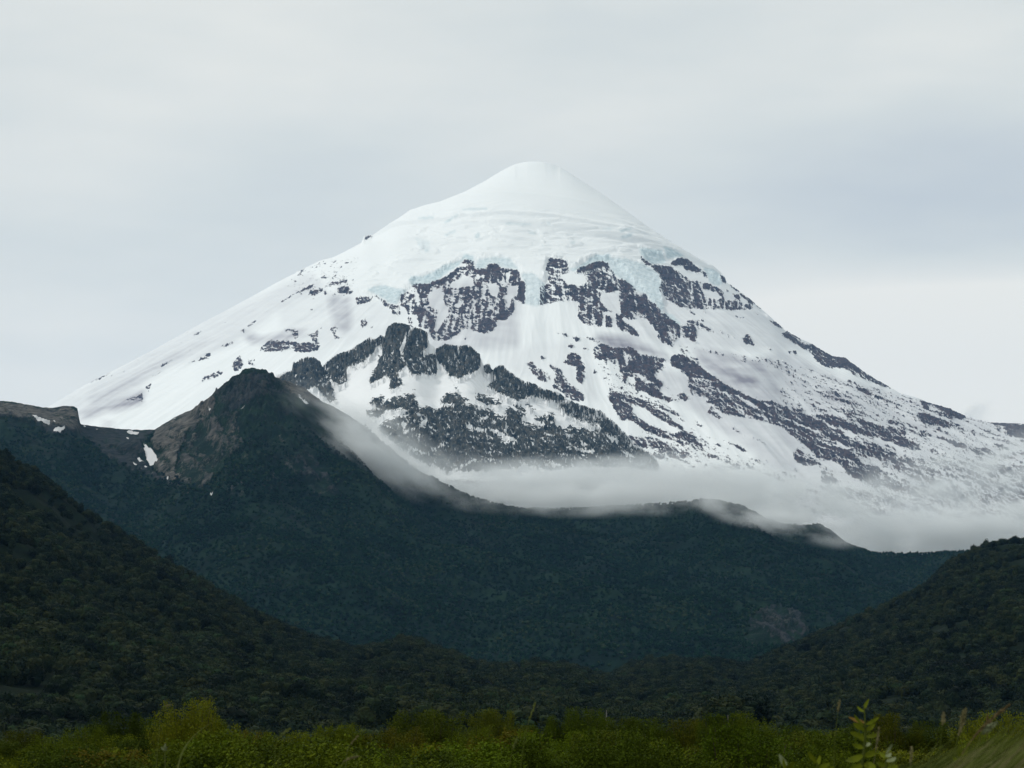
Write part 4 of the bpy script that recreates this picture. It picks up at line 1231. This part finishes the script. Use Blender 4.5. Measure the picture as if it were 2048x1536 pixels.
# ------------------------------------------------------------------ foreground shrubs
SHRUB_STOPS = [(0.0, (0.0240, 0.0397, 0.0025)), (0.35, (0.0494, 0.0725, 0.0038)), (0.6, (0.0783, 0.1016, 0.0051)), (0.85, (0.1198, 0.1326, 0.0074)), (1.0, (0.1357, 0.1148, 0.0124))]
BRIGHT_STOPS = [(0.0, (0.0303, 0.0502, 0.0024)), (0.4, (0.0574, 0.0904, 0.0038)), (0.75, (0.0906, 0.1272, 0.0057)), (1.0, (0.1330, 0.1539, 0.0142))]
DARK_STOPS = [(0.0, (0.0164, 0.0281, 0.0028)), (0.45, (0.0327, 0.0502, 0.0042)), (0.8, (0.0590, 0.0753, 0.0057)), (1.0, (0.0998, 0.1004, 0.0105))]
RUST_STOPS = [(0.0, (0.0214, 0.0277, 0.0025)), (0.4, (0.0455, 0.0552, 0.0034)), (0.75, (0.0750, 0.0725, 0.0050)), (1.0, (0.1072, 0.0759, 0.0126))]
SM = {k: leaf_mat('shrub_leaves_' + k, st, 0.30, 0.03, 0.7, 0.15, 0.0) for k, st in
      (('green', SHRUB_STOPS), ('bright', BRIGHT_STOPS), ('dark', DARK_STOPS), ('rusty', RUST_STOPS))}
MAT_TWIG = Mat('twig', 0.9, 0.1); MAT_TWIG.color((0.050, 0.040, 0.028)); MAT_TWIG = MAT_TWIG.m

def shrub_meshes(seed, mat, n=36000, lobes=12):
    """foliage: leaves set along many upright twigs; stems: the branching wood"""
    r = np.random.default_rng(seed)
    nt = 210
    ang = r.uniform(0, 6.28, nt); rad = np.sqrt(r.random(nt)) * 0.47
    bx, by = rad * np.cos(ang), rad * np.sin(ang)
    lump = 1 + 0.75 * fbm(bx * 4 + seed, by * 4, 2, seed)
    top = np.clip((1 - (rad / 0.56) ** 2.2) ** 0.6 * lump * r.uniform(0.80, 1.02, nt), 0.15, 1.05)
    k = r.choice(nt, n, p=(0.3 + top) / (0.3 + top).sum())
    s = r.random(n) ** 0.45
    base_x, base_y = bx * 0.45, by * 0.45
    px = base_x[k] + (bx[k] * 1.05 - base_x[k]) * s; py = base_y[k] + (by[k] * 1.05 - base_y[k]) * s
    pz = top[k] * s
    spread = 0.050 * (1.25 - 0.8 * s)
    C = np.stack([px, py, pz], 1) + r.normal(size=(n, 3)) * spread[:, None]
    C[:, 2] = np.abs(C[:, 2])
    up = np.stack([bx[k] * 1.2, by[k] * 1.2, np.ones(n) * .9], 1)
    V, Fc = leaf_cards(C, 0.021, r, 0.55, up)
    fol = quick_mesh('foliage', V, Fc, mat, False, link_=False)
    parts = []
    for i in range(0, nt, 4):
        parts.append(tube([(base_x[i] * .4, base_y[i] * .4, -0.05), (base_x[i], base_y[i], top[i] * .35), (bx[i] * .9, by[i] * .9, top[i] * .75), (bx[i] * 1.04, by[i] * 1.04, top[i])],
                          [.010, .007, .004, .0015], 4))
    V, Fc = join(parts)
    stm = quick_mesh('stem', V, Fc, MAT_TWIG, False, link_=False)
    return fol, stm
SH = {}
for k in ('green', 'bright', 'dark', 'rusty'):
    SH[k] = [shrub_meshes(100 + 10 * i + len(k), SM[k]) for i in range(2 if k != 'green' else 3)]

# (u centre, v top, half width in px, distance, colour, label)
SHRUBS = [
    (30, 1474, 62, 56, 'rusty', 'orange tinged low shrub at the left end of the bush line'),
    (112, 1484, 58, 50, 'green', 'low green shrub right of the orange tinged one at the left edge'),
    (176, 1466, 46, 58, 'green', 'small green shrub leaning against the round dark topped shrub'),
    (240, 1437, 58, 62, 'dark', 'round dark topped shrub left of the tallest bush'),
    (312, 1448, 46, 64, 'green', 'green shrub in the dip between the round dark shrub and the tallest bush'),
    (385, 1416, 62, 60, 'green', 'tallest yellow green bush with feathery top on the left'),
    (446, 1452, 44, 61, 'green', 'small yellow green shrub on the right shoulder of the tallest bush'),
    (508, 1474, 60, 56, 'rusty', 'brownish shrub right of the tallest bush'),
    (585, 1476, 60, 54, 'green', 'low green shrub behind the curved pale grass blade'),
    (652, 1463, 44, 60, 'green', 'small shrub with two pointed sprigs'),
    (706, 1460, 46, 60, 'green', 'yellow green shrub right of the two pointed sprigs'),
    (785, 1466, 62, 60, 'rusty', 'russet tinged shrub left of the broad dark dome'),
    (872, 1434, 74, 62, 'dark', 'broad dark dome shaped shrub left of centre'),
    (948, 1466, 50, 54, 'green', 'yellow green shrub on the right skirt of the broad dark dome'),
    (998, 1430, 48, 84, 'dark', 'dark rounded shrub standing behind, just right of the broad dome'),
    (1060, 1462, 52, 66, 'dark', 'low dark shrub behind the upright grass blade'),
    (1112, 1444, 46, 66, 'green', 'left one of two olive shrubs just right of centre'),
    (1166, 1430, 48, 66, 'green', 'taller right one of two olive shrubs just right of centre'),
    (1236, 1446, 54, 68, 'dark', 'dull green shrub right of the two olive shrubs'),
    (1302, 1448, 50, 68, 'green', 'green shrub behind the gap over the long bright shrub'),
    (1382, 1450, 54, 68, 'rusty', 'reddish brown shrub left of the double topped shrub'),
    (1447, 1440, 46, 64, 'green', 'left half of the double topped shrub right of centre'),
    (1500, 1438, 48, 64, 'green', 'right half of the double topped shrub right of centre'),
    (1565, 1462, 54, 62, 'dark', 'low dark shrub sloping away right of the double topped shrub'),
    (1630, 1472, 56, 58, 'dark', 'low dark shrub behind the thin upright grass stalk'),
    (1700, 1462, 56, 56, 'green', 'shrub directly behind the broad leaved plant'),
    (1790, 1442, 56, 54, 'rusty', 'ochre tipped shrub right of the broad leaved plant'),
    (1862, 1456, 52, 54, 'dark', 'dark shrub between the two upright seed stalks'),
    (1930, 1452, 52, 54, 'green', 'green shrub behind the slanting brown seed stalk'),
    (2005, 1442, 60, 50, 'green', 'green shrub behind the pale grass at the right edge'),
    (1062, 1486, 66, 34, 'bright', 'bright lime green shrub at the bottom centre'),
    (1330, 1498, 95, 34, 'green', 'long sloping yellow green shrub at the bottom right of centre'),
    (1480, 1470, 90, 38, 'bright', 'bright leafy shrub in front of the double topped shrub'),
    (410, 1500, 70, 36, 'bright', 'bright shrub in front of the tallest bush'),
    (700, 1512, 90, 34, 'dark', 'shaded dark shrub at the bottom below the russet shrub'),
    (150, 1510, 90, 34, 'green', 'low shrub along the bottom edge in front of the round dark topped shrub'),
    (240, 1496, 70, 40, 'dark', 'dark shrub low in front of the round dark topped shrub'),
    (930, 1508, 66, 34, 'bright', 'small bright green shrub at the bottom left of the lime green one'),
    (560, 1512, 66, 34, 'green', 'low shrub at the bottom around the foot of the curved grass blade'),
    (820, 1500, 60, 42, 'dark', 'shadowed shrub in front of the broad dark dome'),
]
rr_ = random.Random(5)
for i, (u, v, hw, d, kd, lab) in enumerate(SHRUBS):
    p = at(u, v, d)
    fol, stm = SH[kd][i % len(SH[kd])]
    root = bpy.data.objects.new('shrub', None); COL.objects.link(root)
    w = 2 * hw * d / F * 1.5
    root.location = (p.x, p.y, 0)
    root.rotation_euler = (0, 0, rr_.uniform(0, 6.28))
    root.scale = (w, w, p.z * 1.04)
    link('foliage', fol, root); link('stem', stm, root)
    tag(root, lab, 'shrub', 'shrubs in the foreground bush line')

# the closed carpet of scrub between and in front of them
n = 760
yy = np.sqrt(rng.uniform(22 ** 2, 92 ** 2, n)); xx = yy * rng.uniform(-0.25, 0.25, n)
_, e_lim = azel(1024, 1474)
ztop = CAMZ + yy * (e_lim - 0.0006 * 0)
tall = np.where(rng.random(n) < .07, rng.uniform(.2, .8, n), 0)
h = (CAMZ - (0.0121 - 0.0080 * tall) * yy) * np.where(tall > 0, 1, rng.uniform(0.62, 1.0, n))
w = rng.uniform(1.2, 2.6, n) * np.where(yy > 75, 1.3, 1)
s = np.stack([w, w, h], 1); q = np.stack([0 * w, 0 * w, rng.uniform(0, 6.28, n)], 1)
kinds_ = [SH['green'][0][0], SH['green'][1][0], SH['green'][2][0], SH['dark'][0][0], SH['dark'][1][0], SH['rusty'][0][0], SH['bright'][0][0]]
ix = rng.choice(7, n, p=[.15, .15, .15, .22, .20, .10, .03])
scatter('scrub', np.stack([xx, yy, 0 * xx], 1), s, q, kinds_, 'continuous low scrub filling the foreground between the taller shrubs', ix)

# ------------------------------------------------------------------ grasses and weeds close to the camera
def plain(name, c, c2=None, rough=.6, tr=0.25):
    M = Mat(name, rough, .04)
    col = M.ramp(M.noise(30, 3), (0.3, c), (0.7, c2 or c)) if c2 else c
    M.color(col)
    t = M.n('ShaderNodeBsdfTranslucent'); a = M.n('ShaderNodeMixShader'); a.inputs[0].default_value = tr
    if c2: M.l(col, t.inputs[0])
    else: t.inputs[0].default_value = (*c, 1)
    M.l(M.b.outputs[0], a.inputs[1]); M.l(t.outputs[0], a.inputs[2]); M.l(a.outputs[0], M.o.inputs[0])
    return M.m
M_STRAW = plain('straw_seed', (0.15, 0.135, 0.06), (0.22, 0.20, 0.10))
M_BROWN = plain('brown_seed', (0.10, 0.075, 0.035), (0.16, 0.12, 0.055))
M_GBLADE = plain('green_blade', (0.050, 0.072, 0.010), (0.085, 0.100, 0.018))
M_DARKB = plain('dark_blade', (0.022, 0.036, 0.006), (0.045, 0.055, 0.012))
M_PALE = plain('pale_blade', (0.105, 0.130, 0.030), (0.15, 0.17, 0.050))
M_LEAF = plain('weed_leaf', (0.075, 0.100, 0.004), (0.115, 0.135, 0.008))
M_SILVER = plain('silvery_leaf', (0.16, 0.19, 0.09), (0.22, 0.25, 0.14))
M_RED = plain('reddish_leaf', (0.13, 0.075, 0.018), (0.16, 0.11, 0.025))

def curve_pts(ps, n=14):
    ps = np.array(ps, float); t = np.linspace(0, len(ps) - 1, n)
    out = []
    for q in t:
        i = int(min(q, len(ps) - 2)); f = q - i
        p0 = ps[max(i - 1, 0)]; p1 = ps[i]; p2 = ps[i + 1]; p3 = ps[min(i + 2, len(ps) - 1)]
        out.append(.5 * ((2 * p1) + (-p0 + p2) * f + (2 * p0 - 5 * p1 + 4 * p2 - p3) * f * f + (-p0 + 3 * p1 - 3 * p2 + p3) * f ** 3))
    return np.array(out)
def pix_path(pl, d, root):
    return np.array([np.array(at(u, v, d)) - root for u, v in pl])
def blade_mesh(P_, w):
    """a folded grass blade that tapers to its tip"""
    n = len(P_); V = []; Fc = []
    for i, p in enumerate(P_):
        s = i / (n - 1); ww = w * min(1, 1.15 * (1 - s) ** .6)
        V += [p + (-ww, 0, 0), p + (0, -ww * .5, 0), p + (ww, 0, 0)]
    for i in range(n - 1):
        a = i * 3; Fc += [[a, a + 1, a + 4, a + 3], [a + 1, a + 2, a + 5, a + 4]]
    return np.array(V), np.array(Fc)
def seed_mesh(P_, rad, n, r, ln=.010):
    k = r.random(n) * (len(P_) - 1); i = k.astype(int); f = (k - i)[:, None]
    C = P_[i] * (1 - f) + P_[np.minimum(i + 1, len(P_) - 1)] * f
    ax = (P_[-1] - P_[0]); ax = ax / np.linalg.norm(ax)
    taper = np.sin(np.clip(k / (len(P_) - 1), .06, .97) * math.pi) ** .6
    C = C + r.normal(size=(n, 3)) * rad * taper[:, None] * .55
    return leaf_cards(C, ln, r, .42, np.tile(ax, (n, 1)) * 2)
GR = np.random.default_rng(77)
def stalk(path, d, head, w, label, mstem, mhead, rad=.006, nseed=160, name='grass_stalk', grp='single grass stalks rising above the bushes'):
    """path from foot to tip in picture points; head = share of the path that carries seeds"""
    foot = at(*path[0], d); root = np.array([foot.x, foot.y, 0.0])
    pl = pix_path(path, d, root)
    C = np.vstack([[pl[0][0] * .6, 0, 0.0], curve_pts(pl, 26)]) if foot.z > 0.05 else curve_pts(pl, 26)
    e = bpy.data.objects.new(name, None); COL.objects.link(e); e.location = root
    V, Fc = tube(C, np.linspace(w, w * .45, len(C)), 5)
    quick_mesh('stem', V, Fc, mstem, True, parent=e)
    if head > 0:
        h = C[int(len(C) * (1 - head)):]
        V, Fc = seed_mesh(h, rad, nseed, GR)
        quick_mesh('seed_head', V, Fc, mhead, False, parent=e)
    tag(e, label, 'grass stalk', grp)
    return e
def blade(path, d, w, label, mat):
    foot = at(*path[0], d); root = np.array([foot.x, foot.y, 0.0])
    pl = pix_path(path, d, root)
    C = np.vstack([[pl[0][0] * .6, 0, 0.0], curve_pts(pl, 22)])
    V, Fc = blade_mesh(C, w)
    o = quick_mesh('meadow_grass', V, Fc, mat, True); o.location = root
    tag(o, label, 'grass blade', 'single grass blades in front of the bushes')

stalk([(1032, 1600), (1046, 1500), (1056, 1450), (1071, 1404)], 9, .28, .0020, 'upright green grass stalk right of the centre, tip against the dark forest', M_GBLADE, M_PALE, .003, 90)
stalk([(1016, 1580), (1022, 1515), (1034, 1476)], 9, .35, .0018, 'short grass stalk leaning right just left of the tall central one', M_GBLADE, M_PALE, .003, 70)
blade([(345, 1600), (362, 1512), (392, 1468), (430, 1441)], 8, .0032, 'grey green grass blade arching right across the tallest bush', M_PALE)
blade([(250, 1590), (262, 1525), (276, 1490), (287, 1466)], 8, .0028, 'thin green grass blade in front of the round dark topped shrub', M_GBLADE)
stalk([(551, 1600), (556, 1530), (562, 1492)], 8, 0, .0030, 'thick green grass stem at the bottom left of centre', M_GBLADE, M_PALE)
stalk([(548, 1560), (552, 1490), (560, 1474), (580, 1457)], 8, .34, .0015, 'curved pale grass stalk with a bent seed tip left of the two pointed sprigs', M_GBLADE, M_PALE, .004, 90)
stalk([(690, 1570), (694, 1505), (704, 1485), (716, 1472)], 10, .4, .0014, 'thin straw stalk in front of the yellow green shrub', M_PALE, M_STRAW, .003, 60)
stalk([(668, 1560), (690, 1522), (716, 1513)], 8, .5, .0016, 'low pale stalk bending right at the bottom edge', M_PALE, M_STRAW, .003, 80)
stalk([(310, 1560), (318, 1470), (322, 1420), (340, 1410)], 12, .16, .0010, 'fine straw grass with a drooping tip above the left bushes', M_PALE, M_STRAW, .004, 70)
stalk([(330, 1590), (330, 1530), (330, 1492)], 8, .12, .0016, 'stem with a small whitish seed tuft below the tallest bush', M_PALE, M_SILVER, .006, 60)
stalk([(1668, 1600), (1669, 1500), (1674, 1440), (1679, 1402)], 8, .2, .0016, 'thin upright grass stalk left of the broad leaved plant', M_GBLADE, M_STRAW, .0035, 90)
stalk([(1742, 1560), (1752, 1500), (1758, 1455)], 8, .45, .0016, 'pale seed stalk just right of the broad leaved plant', M_STRAW, M_STRAW, .004, 90)
stalk([(1874, 1600), (1878, 1520), (1884, 1460), (1887, 1426)], 7, .25, .0018, 'upright stalk with a compact straw seed head right of the broad leaved plant', M_GBLADE, M_STRAW, .004, 140)
stalk([(1900, 1600), (1908, 1520), (1920, 1460), (1931, 1418)], 7, .38, .0020, 'tall stalk with long loose seed head left of the slanting brown one', M_GBLADE, M_STRAW, .006, 200)
stalk([(1890, 1570), (1935, 1492), (1975, 1446), (2018, 1410)], 6, .55, .0018, 'long brown seed stalk slanting to the upper right', M_BROWN, M_BROWN, .0035, 260)
stalk([(1935, 1570), (1955, 1490), (1970, 1462), (1992, 1446)], 6, .38, .0014, 'whitish drooping plume under the slanting brown stalk', M_PALE, M_SILVER, .007, 220)
stalk([(1972, 1600), (1974, 1500), (1975, 1430)], 7, .25, .0013, 'short fine brown seed head crossing the slanting stalk', M_BROWN, M_BROWN, .004, 90)
stalk([(1818, 1600), (1821, 1540), (1823, 1494)], 7, .4, .0015, 'short pale seed stalk at the bottom right of the broad leaved plant', M_PALE, M_STRAW, .004, 90)

# a tuft of long pale grass leaning to the right in the lower right corner
def tuft(u0, u1, d, n, label, mats, slope=0.31, w=.0022, lean=(.7, 1.7)):
    """long fine blades combed to the right; their tips climb towards the right edge"""
    parts = {0: [], 1: [], 2: []}
    c = at((u0 + u1) / 2, 1560, d); root = np.array([c.x, c.y, 0.0])
    for i in range(n):
        u = GR.uniform(u0, u1); dd = d * GR.uniform(.75, 1.3)
        env = 1536 - (u - 1760) * slope
        tp = min(env + GR.exponential(42), 1545) - (GR.uniform(8, 40) if GR.random() < .16 else 0)
        k = GR.uniform(*lean); hgt = GR.uniform(90, 200)
        pl = np.array([np.array(at(a, b, dd)) - root for a, b in ((u - k * hgt, tp + hgt * 1.15), (u - k * hgt * .5, tp + hgt * .50), (u, tp))])
        C = np.vstack([[pl[0][0] - .04, pl[0][1], 0.0], curve_pts(pl, 11)])
        parts[i % 3].append(blade_mesh(C, w * GR.uniform(.6, 1.3)))
    e = bpy.data.objects.new('grass_tuft', None); COL.objects.link(e); e.location = root
    for k in (0, 1, 2):
        V, Fc = join(parts[k]); quick_mesh('blades', V, Fc, mats[k], True, parent=e)
    tag(e, label, 'grass tuft', 'tufts of long grass near the camera')
tuft(1880, 2170, 6.5, 300, 'dense pale green grass tuft filling the lower right corner', (M_GBLADE, M_PALE, M_DARKB))
tuft(1850, 2120, 9.0, 150, 'loose tuft of green blades standing behind the pale grass in the lower right corner', (M_GBLADE, M_PALE, M_GBLADE), .30, .0022, (.3, 1.2))
tuft(1790, 1960, 6.5, 200, 'sparse green grass tuft left of the dense one in the lower right corner', (M_GBLADE, M_DARKB, M_PALE), .25)
tuft(1960, 2170, 4.4, 90, 'few straw coloured blades leaning over the lower right corner', (M_STRAW, M_PALE, M_GBLADE), .30, .0014)

def leaf_mesh(base, tip, w, sag=.12, n=8, side=None, face=None):
    base = np.array(base, float); tip = np.array(tip, float); ax = tip - base; L_ = np.linalg.norm(ax)
    face = np.array((0.25, -1.0, .35)) if face is None else np.array(face, float)
    sd = np.cross(ax / L_, face); sd /= np.linalg.norm(sd) + 1e-9; nn = np.cross(sd, ax / L_)
    V = []; Fc = []
    for i in range(n + 1):
        s = i / n; c = base + ax * s + nn * (-sag * L_ * math.sin(math.pi * s)) + np.array((0, 0, -sag * L_ * s * s * .6))
        ww = w * (math.sin(math.pi * min(1, s * .93 + .04)) ** .75) * (1 - .3 * s) * (1 + .12 * (i % 2))
        V += [c - sd * ww + nn * ww * .25, c, c + sd * ww + nn * ww * .25]
    for i in range(n):
        a = i * 3; Fc += [[a, a + 1, a + 4, a + 3], [a + 1, a + 2, a + 5, a + 4]]
    return np.array(V), np.array(Fc)
def weed(stem, leaves, d, label, name='leafy_plant', mstem=None):
    foot = at(*stem[0], d); root = np.array([foot.x, foot.y, 0.0])
    pl = pix_path(stem, d, root)
    C = np.vstack([[pl[0][0], 0, 0.0], curve_pts(pl, 22)])
    e = bpy.data.objects.new(name, None); COL.objects.link(e); e.location = root
    V, Fc = tube(C, np.linspace(.006, .002, len(C)), 6); quick_mesh('stem', V, Fc, mstem or M_GBLADE, True, parent=e)
    for (u0, v0, u1, v1, wpx, mt) in leaves:
        b = np.array(at(u0, v0, d)) - root; t = np.array(at(u1, v1, d + GR.uniform(-.08, .05))) - root
        V, Fc = leaf_mesh(b, t, .78 * wpx * d / F, face=(GR.uniform(-.5, .5), -1, GR.uniform(.1, .8)))
        o = quick_mesh('leaf', V, Fc, mt, True, parent=e)
        if mt is M_RED: o['label'] = 'reddish leaf'
        if mt is M_SILVER: o['label'] = 'pale silvery leaf underside'
    tag(e, label, 'plant', 'broad leaved weeds close to the camera')
g, sv, rd = M_LEAF, M_SILVER, M_RED
weed([(1722, 1620), (1724, 1540), (1730, 1480), (1730, 1440), (1728, 1412)],
     [(1728, 1418, 1738, 1395, 5, g), (1729, 1424, 1714, 1410, 5, g), (1730, 1446, 1697, 1431, 6, rd), (1728, 1452, 1708, 1426, 5, g), (1731, 1450, 1758, 1432, 6, g),
      (1730, 1460, 1706, 1444, 8, g), (1731, 1462, 1750, 1446, 7, g), (1728, 1474, 1700, 1462, 8, g), (1732, 1474, 1760, 1464, 8, g), (1730, 1490, 1742, 1486, 6, sv),
      (1727, 1496, 1704, 1486, 8, g), (1726, 1510, 1692, 1518, 11, g), (1728, 1512, 1756, 1500, 10, g), (1725, 1528, 1696, 1540, 11, g), (1727, 1528, 1752, 1532, 10, g), (1730, 1482, 1716, 1466, 8, g)],
     8, 'tall broad leaved plant with lance shaped leaves and a forked top at the lower right')
weed([(1578, 1620), (1576, 1560), (1574, 1530)],
     [(1574, 1536, 1558, 1506, 8, sv), (1574, 1540, 1566, 1512, 9, g), (1576, 1545, 1590, 1520, 8, g), (1575, 1550, 1550, 1535, 8, g), (1576, 1552, 1600, 1540, 8, sv)],
     7, 'pale leafed plant at the bottom edge left of the tall broad leaved one')
weed([(1640, 1620), (1638, 1560), (1634, 1525)],
     [(1634, 1528, 1616, 1500, 6, g), (1634, 1532, 1640, 1508, 6, g), (1636, 1538, 1660, 1524, 7, g), (1636, 1542, 1618, 1534, 7, g), (1637, 1548, 1668, 1530, 7, g)],
     7, 'small green leafed plant at the bottom edge just left of the tall broad leaved one')
weed([(1772, 1620), (1772, 1560), (1772, 1520)],
     [(1772, 1516, 1758, 1502, 6, g), (1772, 1514, 1782, 1504, 7, sv), (1772, 1522, 1792, 1512, 6, sv), (1772, 1530, 1752, 1524, 7, g), (1773, 1536, 1796, 1530, 8, g), (1772, 1508, 1785, 1486, 4, sv), (1772, 1540, 1755, 1540, 7, sv)],
     7, 'low plant with silvery leaf undersides right of the tall broad leaved one')
weed([(1925, 1620), (1925, 1560), (1924, 1520)],
     [(1924, 1518, 1918, 1486, 9, g), (1924, 1524, 1934, 1492, 9, g), (1924, 1530, 1904, 1508, 8, g), (1925, 1534, 1944, 1514, 8, g), (1925, 1545, 1905, 1530, 9, g)],
     6.5, 'yellow green leafy plant under the slanting brown stalk')
# ------------------------------------------------------------------ air: thin blue haze and the mist banks on the slopes
def box(name, lo, hi, mat):
    (x0, y0, z0), (x1, y1, z1) = lo, hi
    V = np.array([(x, y, z) for z in (z0, z1) for y in (y0, y1) for x in (x0, x1)], float)
    Fc = np.array([[0, 2, 3, 1], [4, 5, 7, 6], [0, 1, 5, 4], [2, 6, 7, 3], [0, 4, 6, 2], [1, 3, 7, 5]])
    return quick_mesh(name, V, Fc, mat)
m = bpy.data.materials.new('haze'); m.use_nodes = True
t_ = m.node_tree; t_.nodes.remove(t_.nodes['Principled BSDF'])
pv = t_.nodes.new('ShaderNodeVolumePrincipled')
pv.inputs['Color'].default_value = (0.27, 0.57, 0.98, 1); pv.inputs['Density'].default_value = 1.3e-5; pv.inputs['Anisotropy'].default_value = 0.0
t_.links.new(pv.outputs[0], t_.nodes['Material Output'].inputs['Volume'])
hz = box('haze', (-15000, -600, -8), (15000, 23000, 3500), m)
tag(hz, 'thin blue air between the camera and the far mountains', kind='stuff')

def mist(label, u, v, dist, hu, hv, depth, dens, seed, stretch=(1.0, 1.0, 2.2), freq=2.2, thr=0.44, tilt=0.0, edge=0.25):
    """a soft bank of cloud; its density comes from noise and fades out before the edge of its body"""
    c = at(u, v, dist)
    rx, rz = hu * dist / F, hv * dist / F
    m = bpy.data.materials.new('mist'); m.use_nodes = True
    t = m.node_tree; t.nodes.remove(t.nodes['Principled BSDF'])
    N_, L_ = t.nodes.new, t.links.new
    def mt(op, a, b=None, clamp=False):
        q = N_('ShaderNodeMath'); q.operation = op; q.use_clamp = clamp
        for i, s in enumerate((a, b)):
            if s is None: continue
            if isinstance(s, (int, float)): q.inputs[i].default_value = s
            else: L_(s, q.inputs[i])
        return q.outputs[0]
    tc = N_('ShaderNodeTexCoord')
    ln = N_('ShaderNodeVectorMath'); ln.operation = 'LENGTH'; L_(tc.outputs['Object'], ln.inputs[0])
    fall = mt('MULTIPLY', mt('SUBTRACT', 1.0, ln.outputs['Value']), 1 / (1 - edge), True)
    mp = N_('ShaderNodeMapping'); mp.inputs['Location'].default_value = (seed * 3.1, seed * 1.7, seed * .9)
    k = rx / 300.0
    mp.inputs['Scale'].default_value = (k * stretch[0], depth / 300.0 * stretch[1], rz / 300.0 * stretch[2])
    L_(tc.outputs['Object'], mp.inputs[0])
    nz = N_('ShaderNodeTexNoise'); nz.inputs['Scale'].default_value = freq; nz.inputs['Detail'].default_value = 5; nz.inputs['Roughness'].default_value = .55
    L_(mp.outputs[0], nz.inputs['Vector'])
    s = mt('ADD', mt('MULTIPLY', mt('SUBTRACT', nz.outputs['Fac'], .5), 5.0), thr, True)
    dn = mt('MULTIPLY', mt('POWER', s, 1.4), mt('POWER', fall, 1.5))
    pv = N_('ShaderNodeVolumePrincipled')
    pv.inputs['Color'].default_value = (0.93, 0.96, 0.97, 1)
    L_(mt('MULTIPLY', dn, dens), pv.inputs['Density'])
    L_(pv.outputs[0], t.nodes['Material Output'].inputs['Volume'])
    V, Fc = ICO3
    W = V * 1.06
    o = quick_mesh('mist_bank', W, Fc, m, True)
    o.location = c; o.scale = (rx, depth, rz); o.rotation_euler = (0, math.radians(tilt), 0)
    tag(o, label, kind='stuff')
    m.cycles.volume_step_rate = 0.6
    return o
ICO3 = ico(3)
mist('thin grey mist streak drifting down the right flank of the craggy middle hill', 745, 888, 5330, 235, 84, 190, 0.0280, 1, tilt=31, thr=.36)
mist('long grey mist bank resting on the crest of the middle hill', 1170, 978, 6250, 440, 70, 360, 0.0240, 2, thr=.58, freq=2.8)
mist('low shreds of mist curling over the centre of the middle hill crest', 1190, 994, 5180, 370, 46, 140, 0.0300, 8, thr=.42, freq=3)
mist('grey mist bank on the right of the middle hill crest below the lava slopes', 1530, 990, 6500, 400, 82, 360, 0.0220, 3, thr=.46, tilt=8, freq=2.8)
mist('low shreds of mist over the right shoulder of the middle hill', 1550, 1034, 5180, 240, 44, 140, 0.0300, 9, thr=.42, tilt=14, freq=3)
mist('broad pale mist over the lower right slopes of the volcano', 1930, 975, 7100, 420, 125, 420, 0.0100, 4, thr=.28, tilt=-14, freq=2.8)
mist('dense pale mist bank between the middle hill and the right hillside', 1900, 1066, 6500, 420, 66, 360, 0.0260, 5, thr=.60, tilt=-6, freq=2.8)
mist('faint veil of mist over the lower crags', 900, 945, 6300, 200, 60, 180, 0.0080, 6, thr=.40)
mist('small wisp of mist on the right skyline of the volcano', 1950, 838, 11500, 55, 34, 200, 0.0080, 7, thr=.45, tilt=-40)
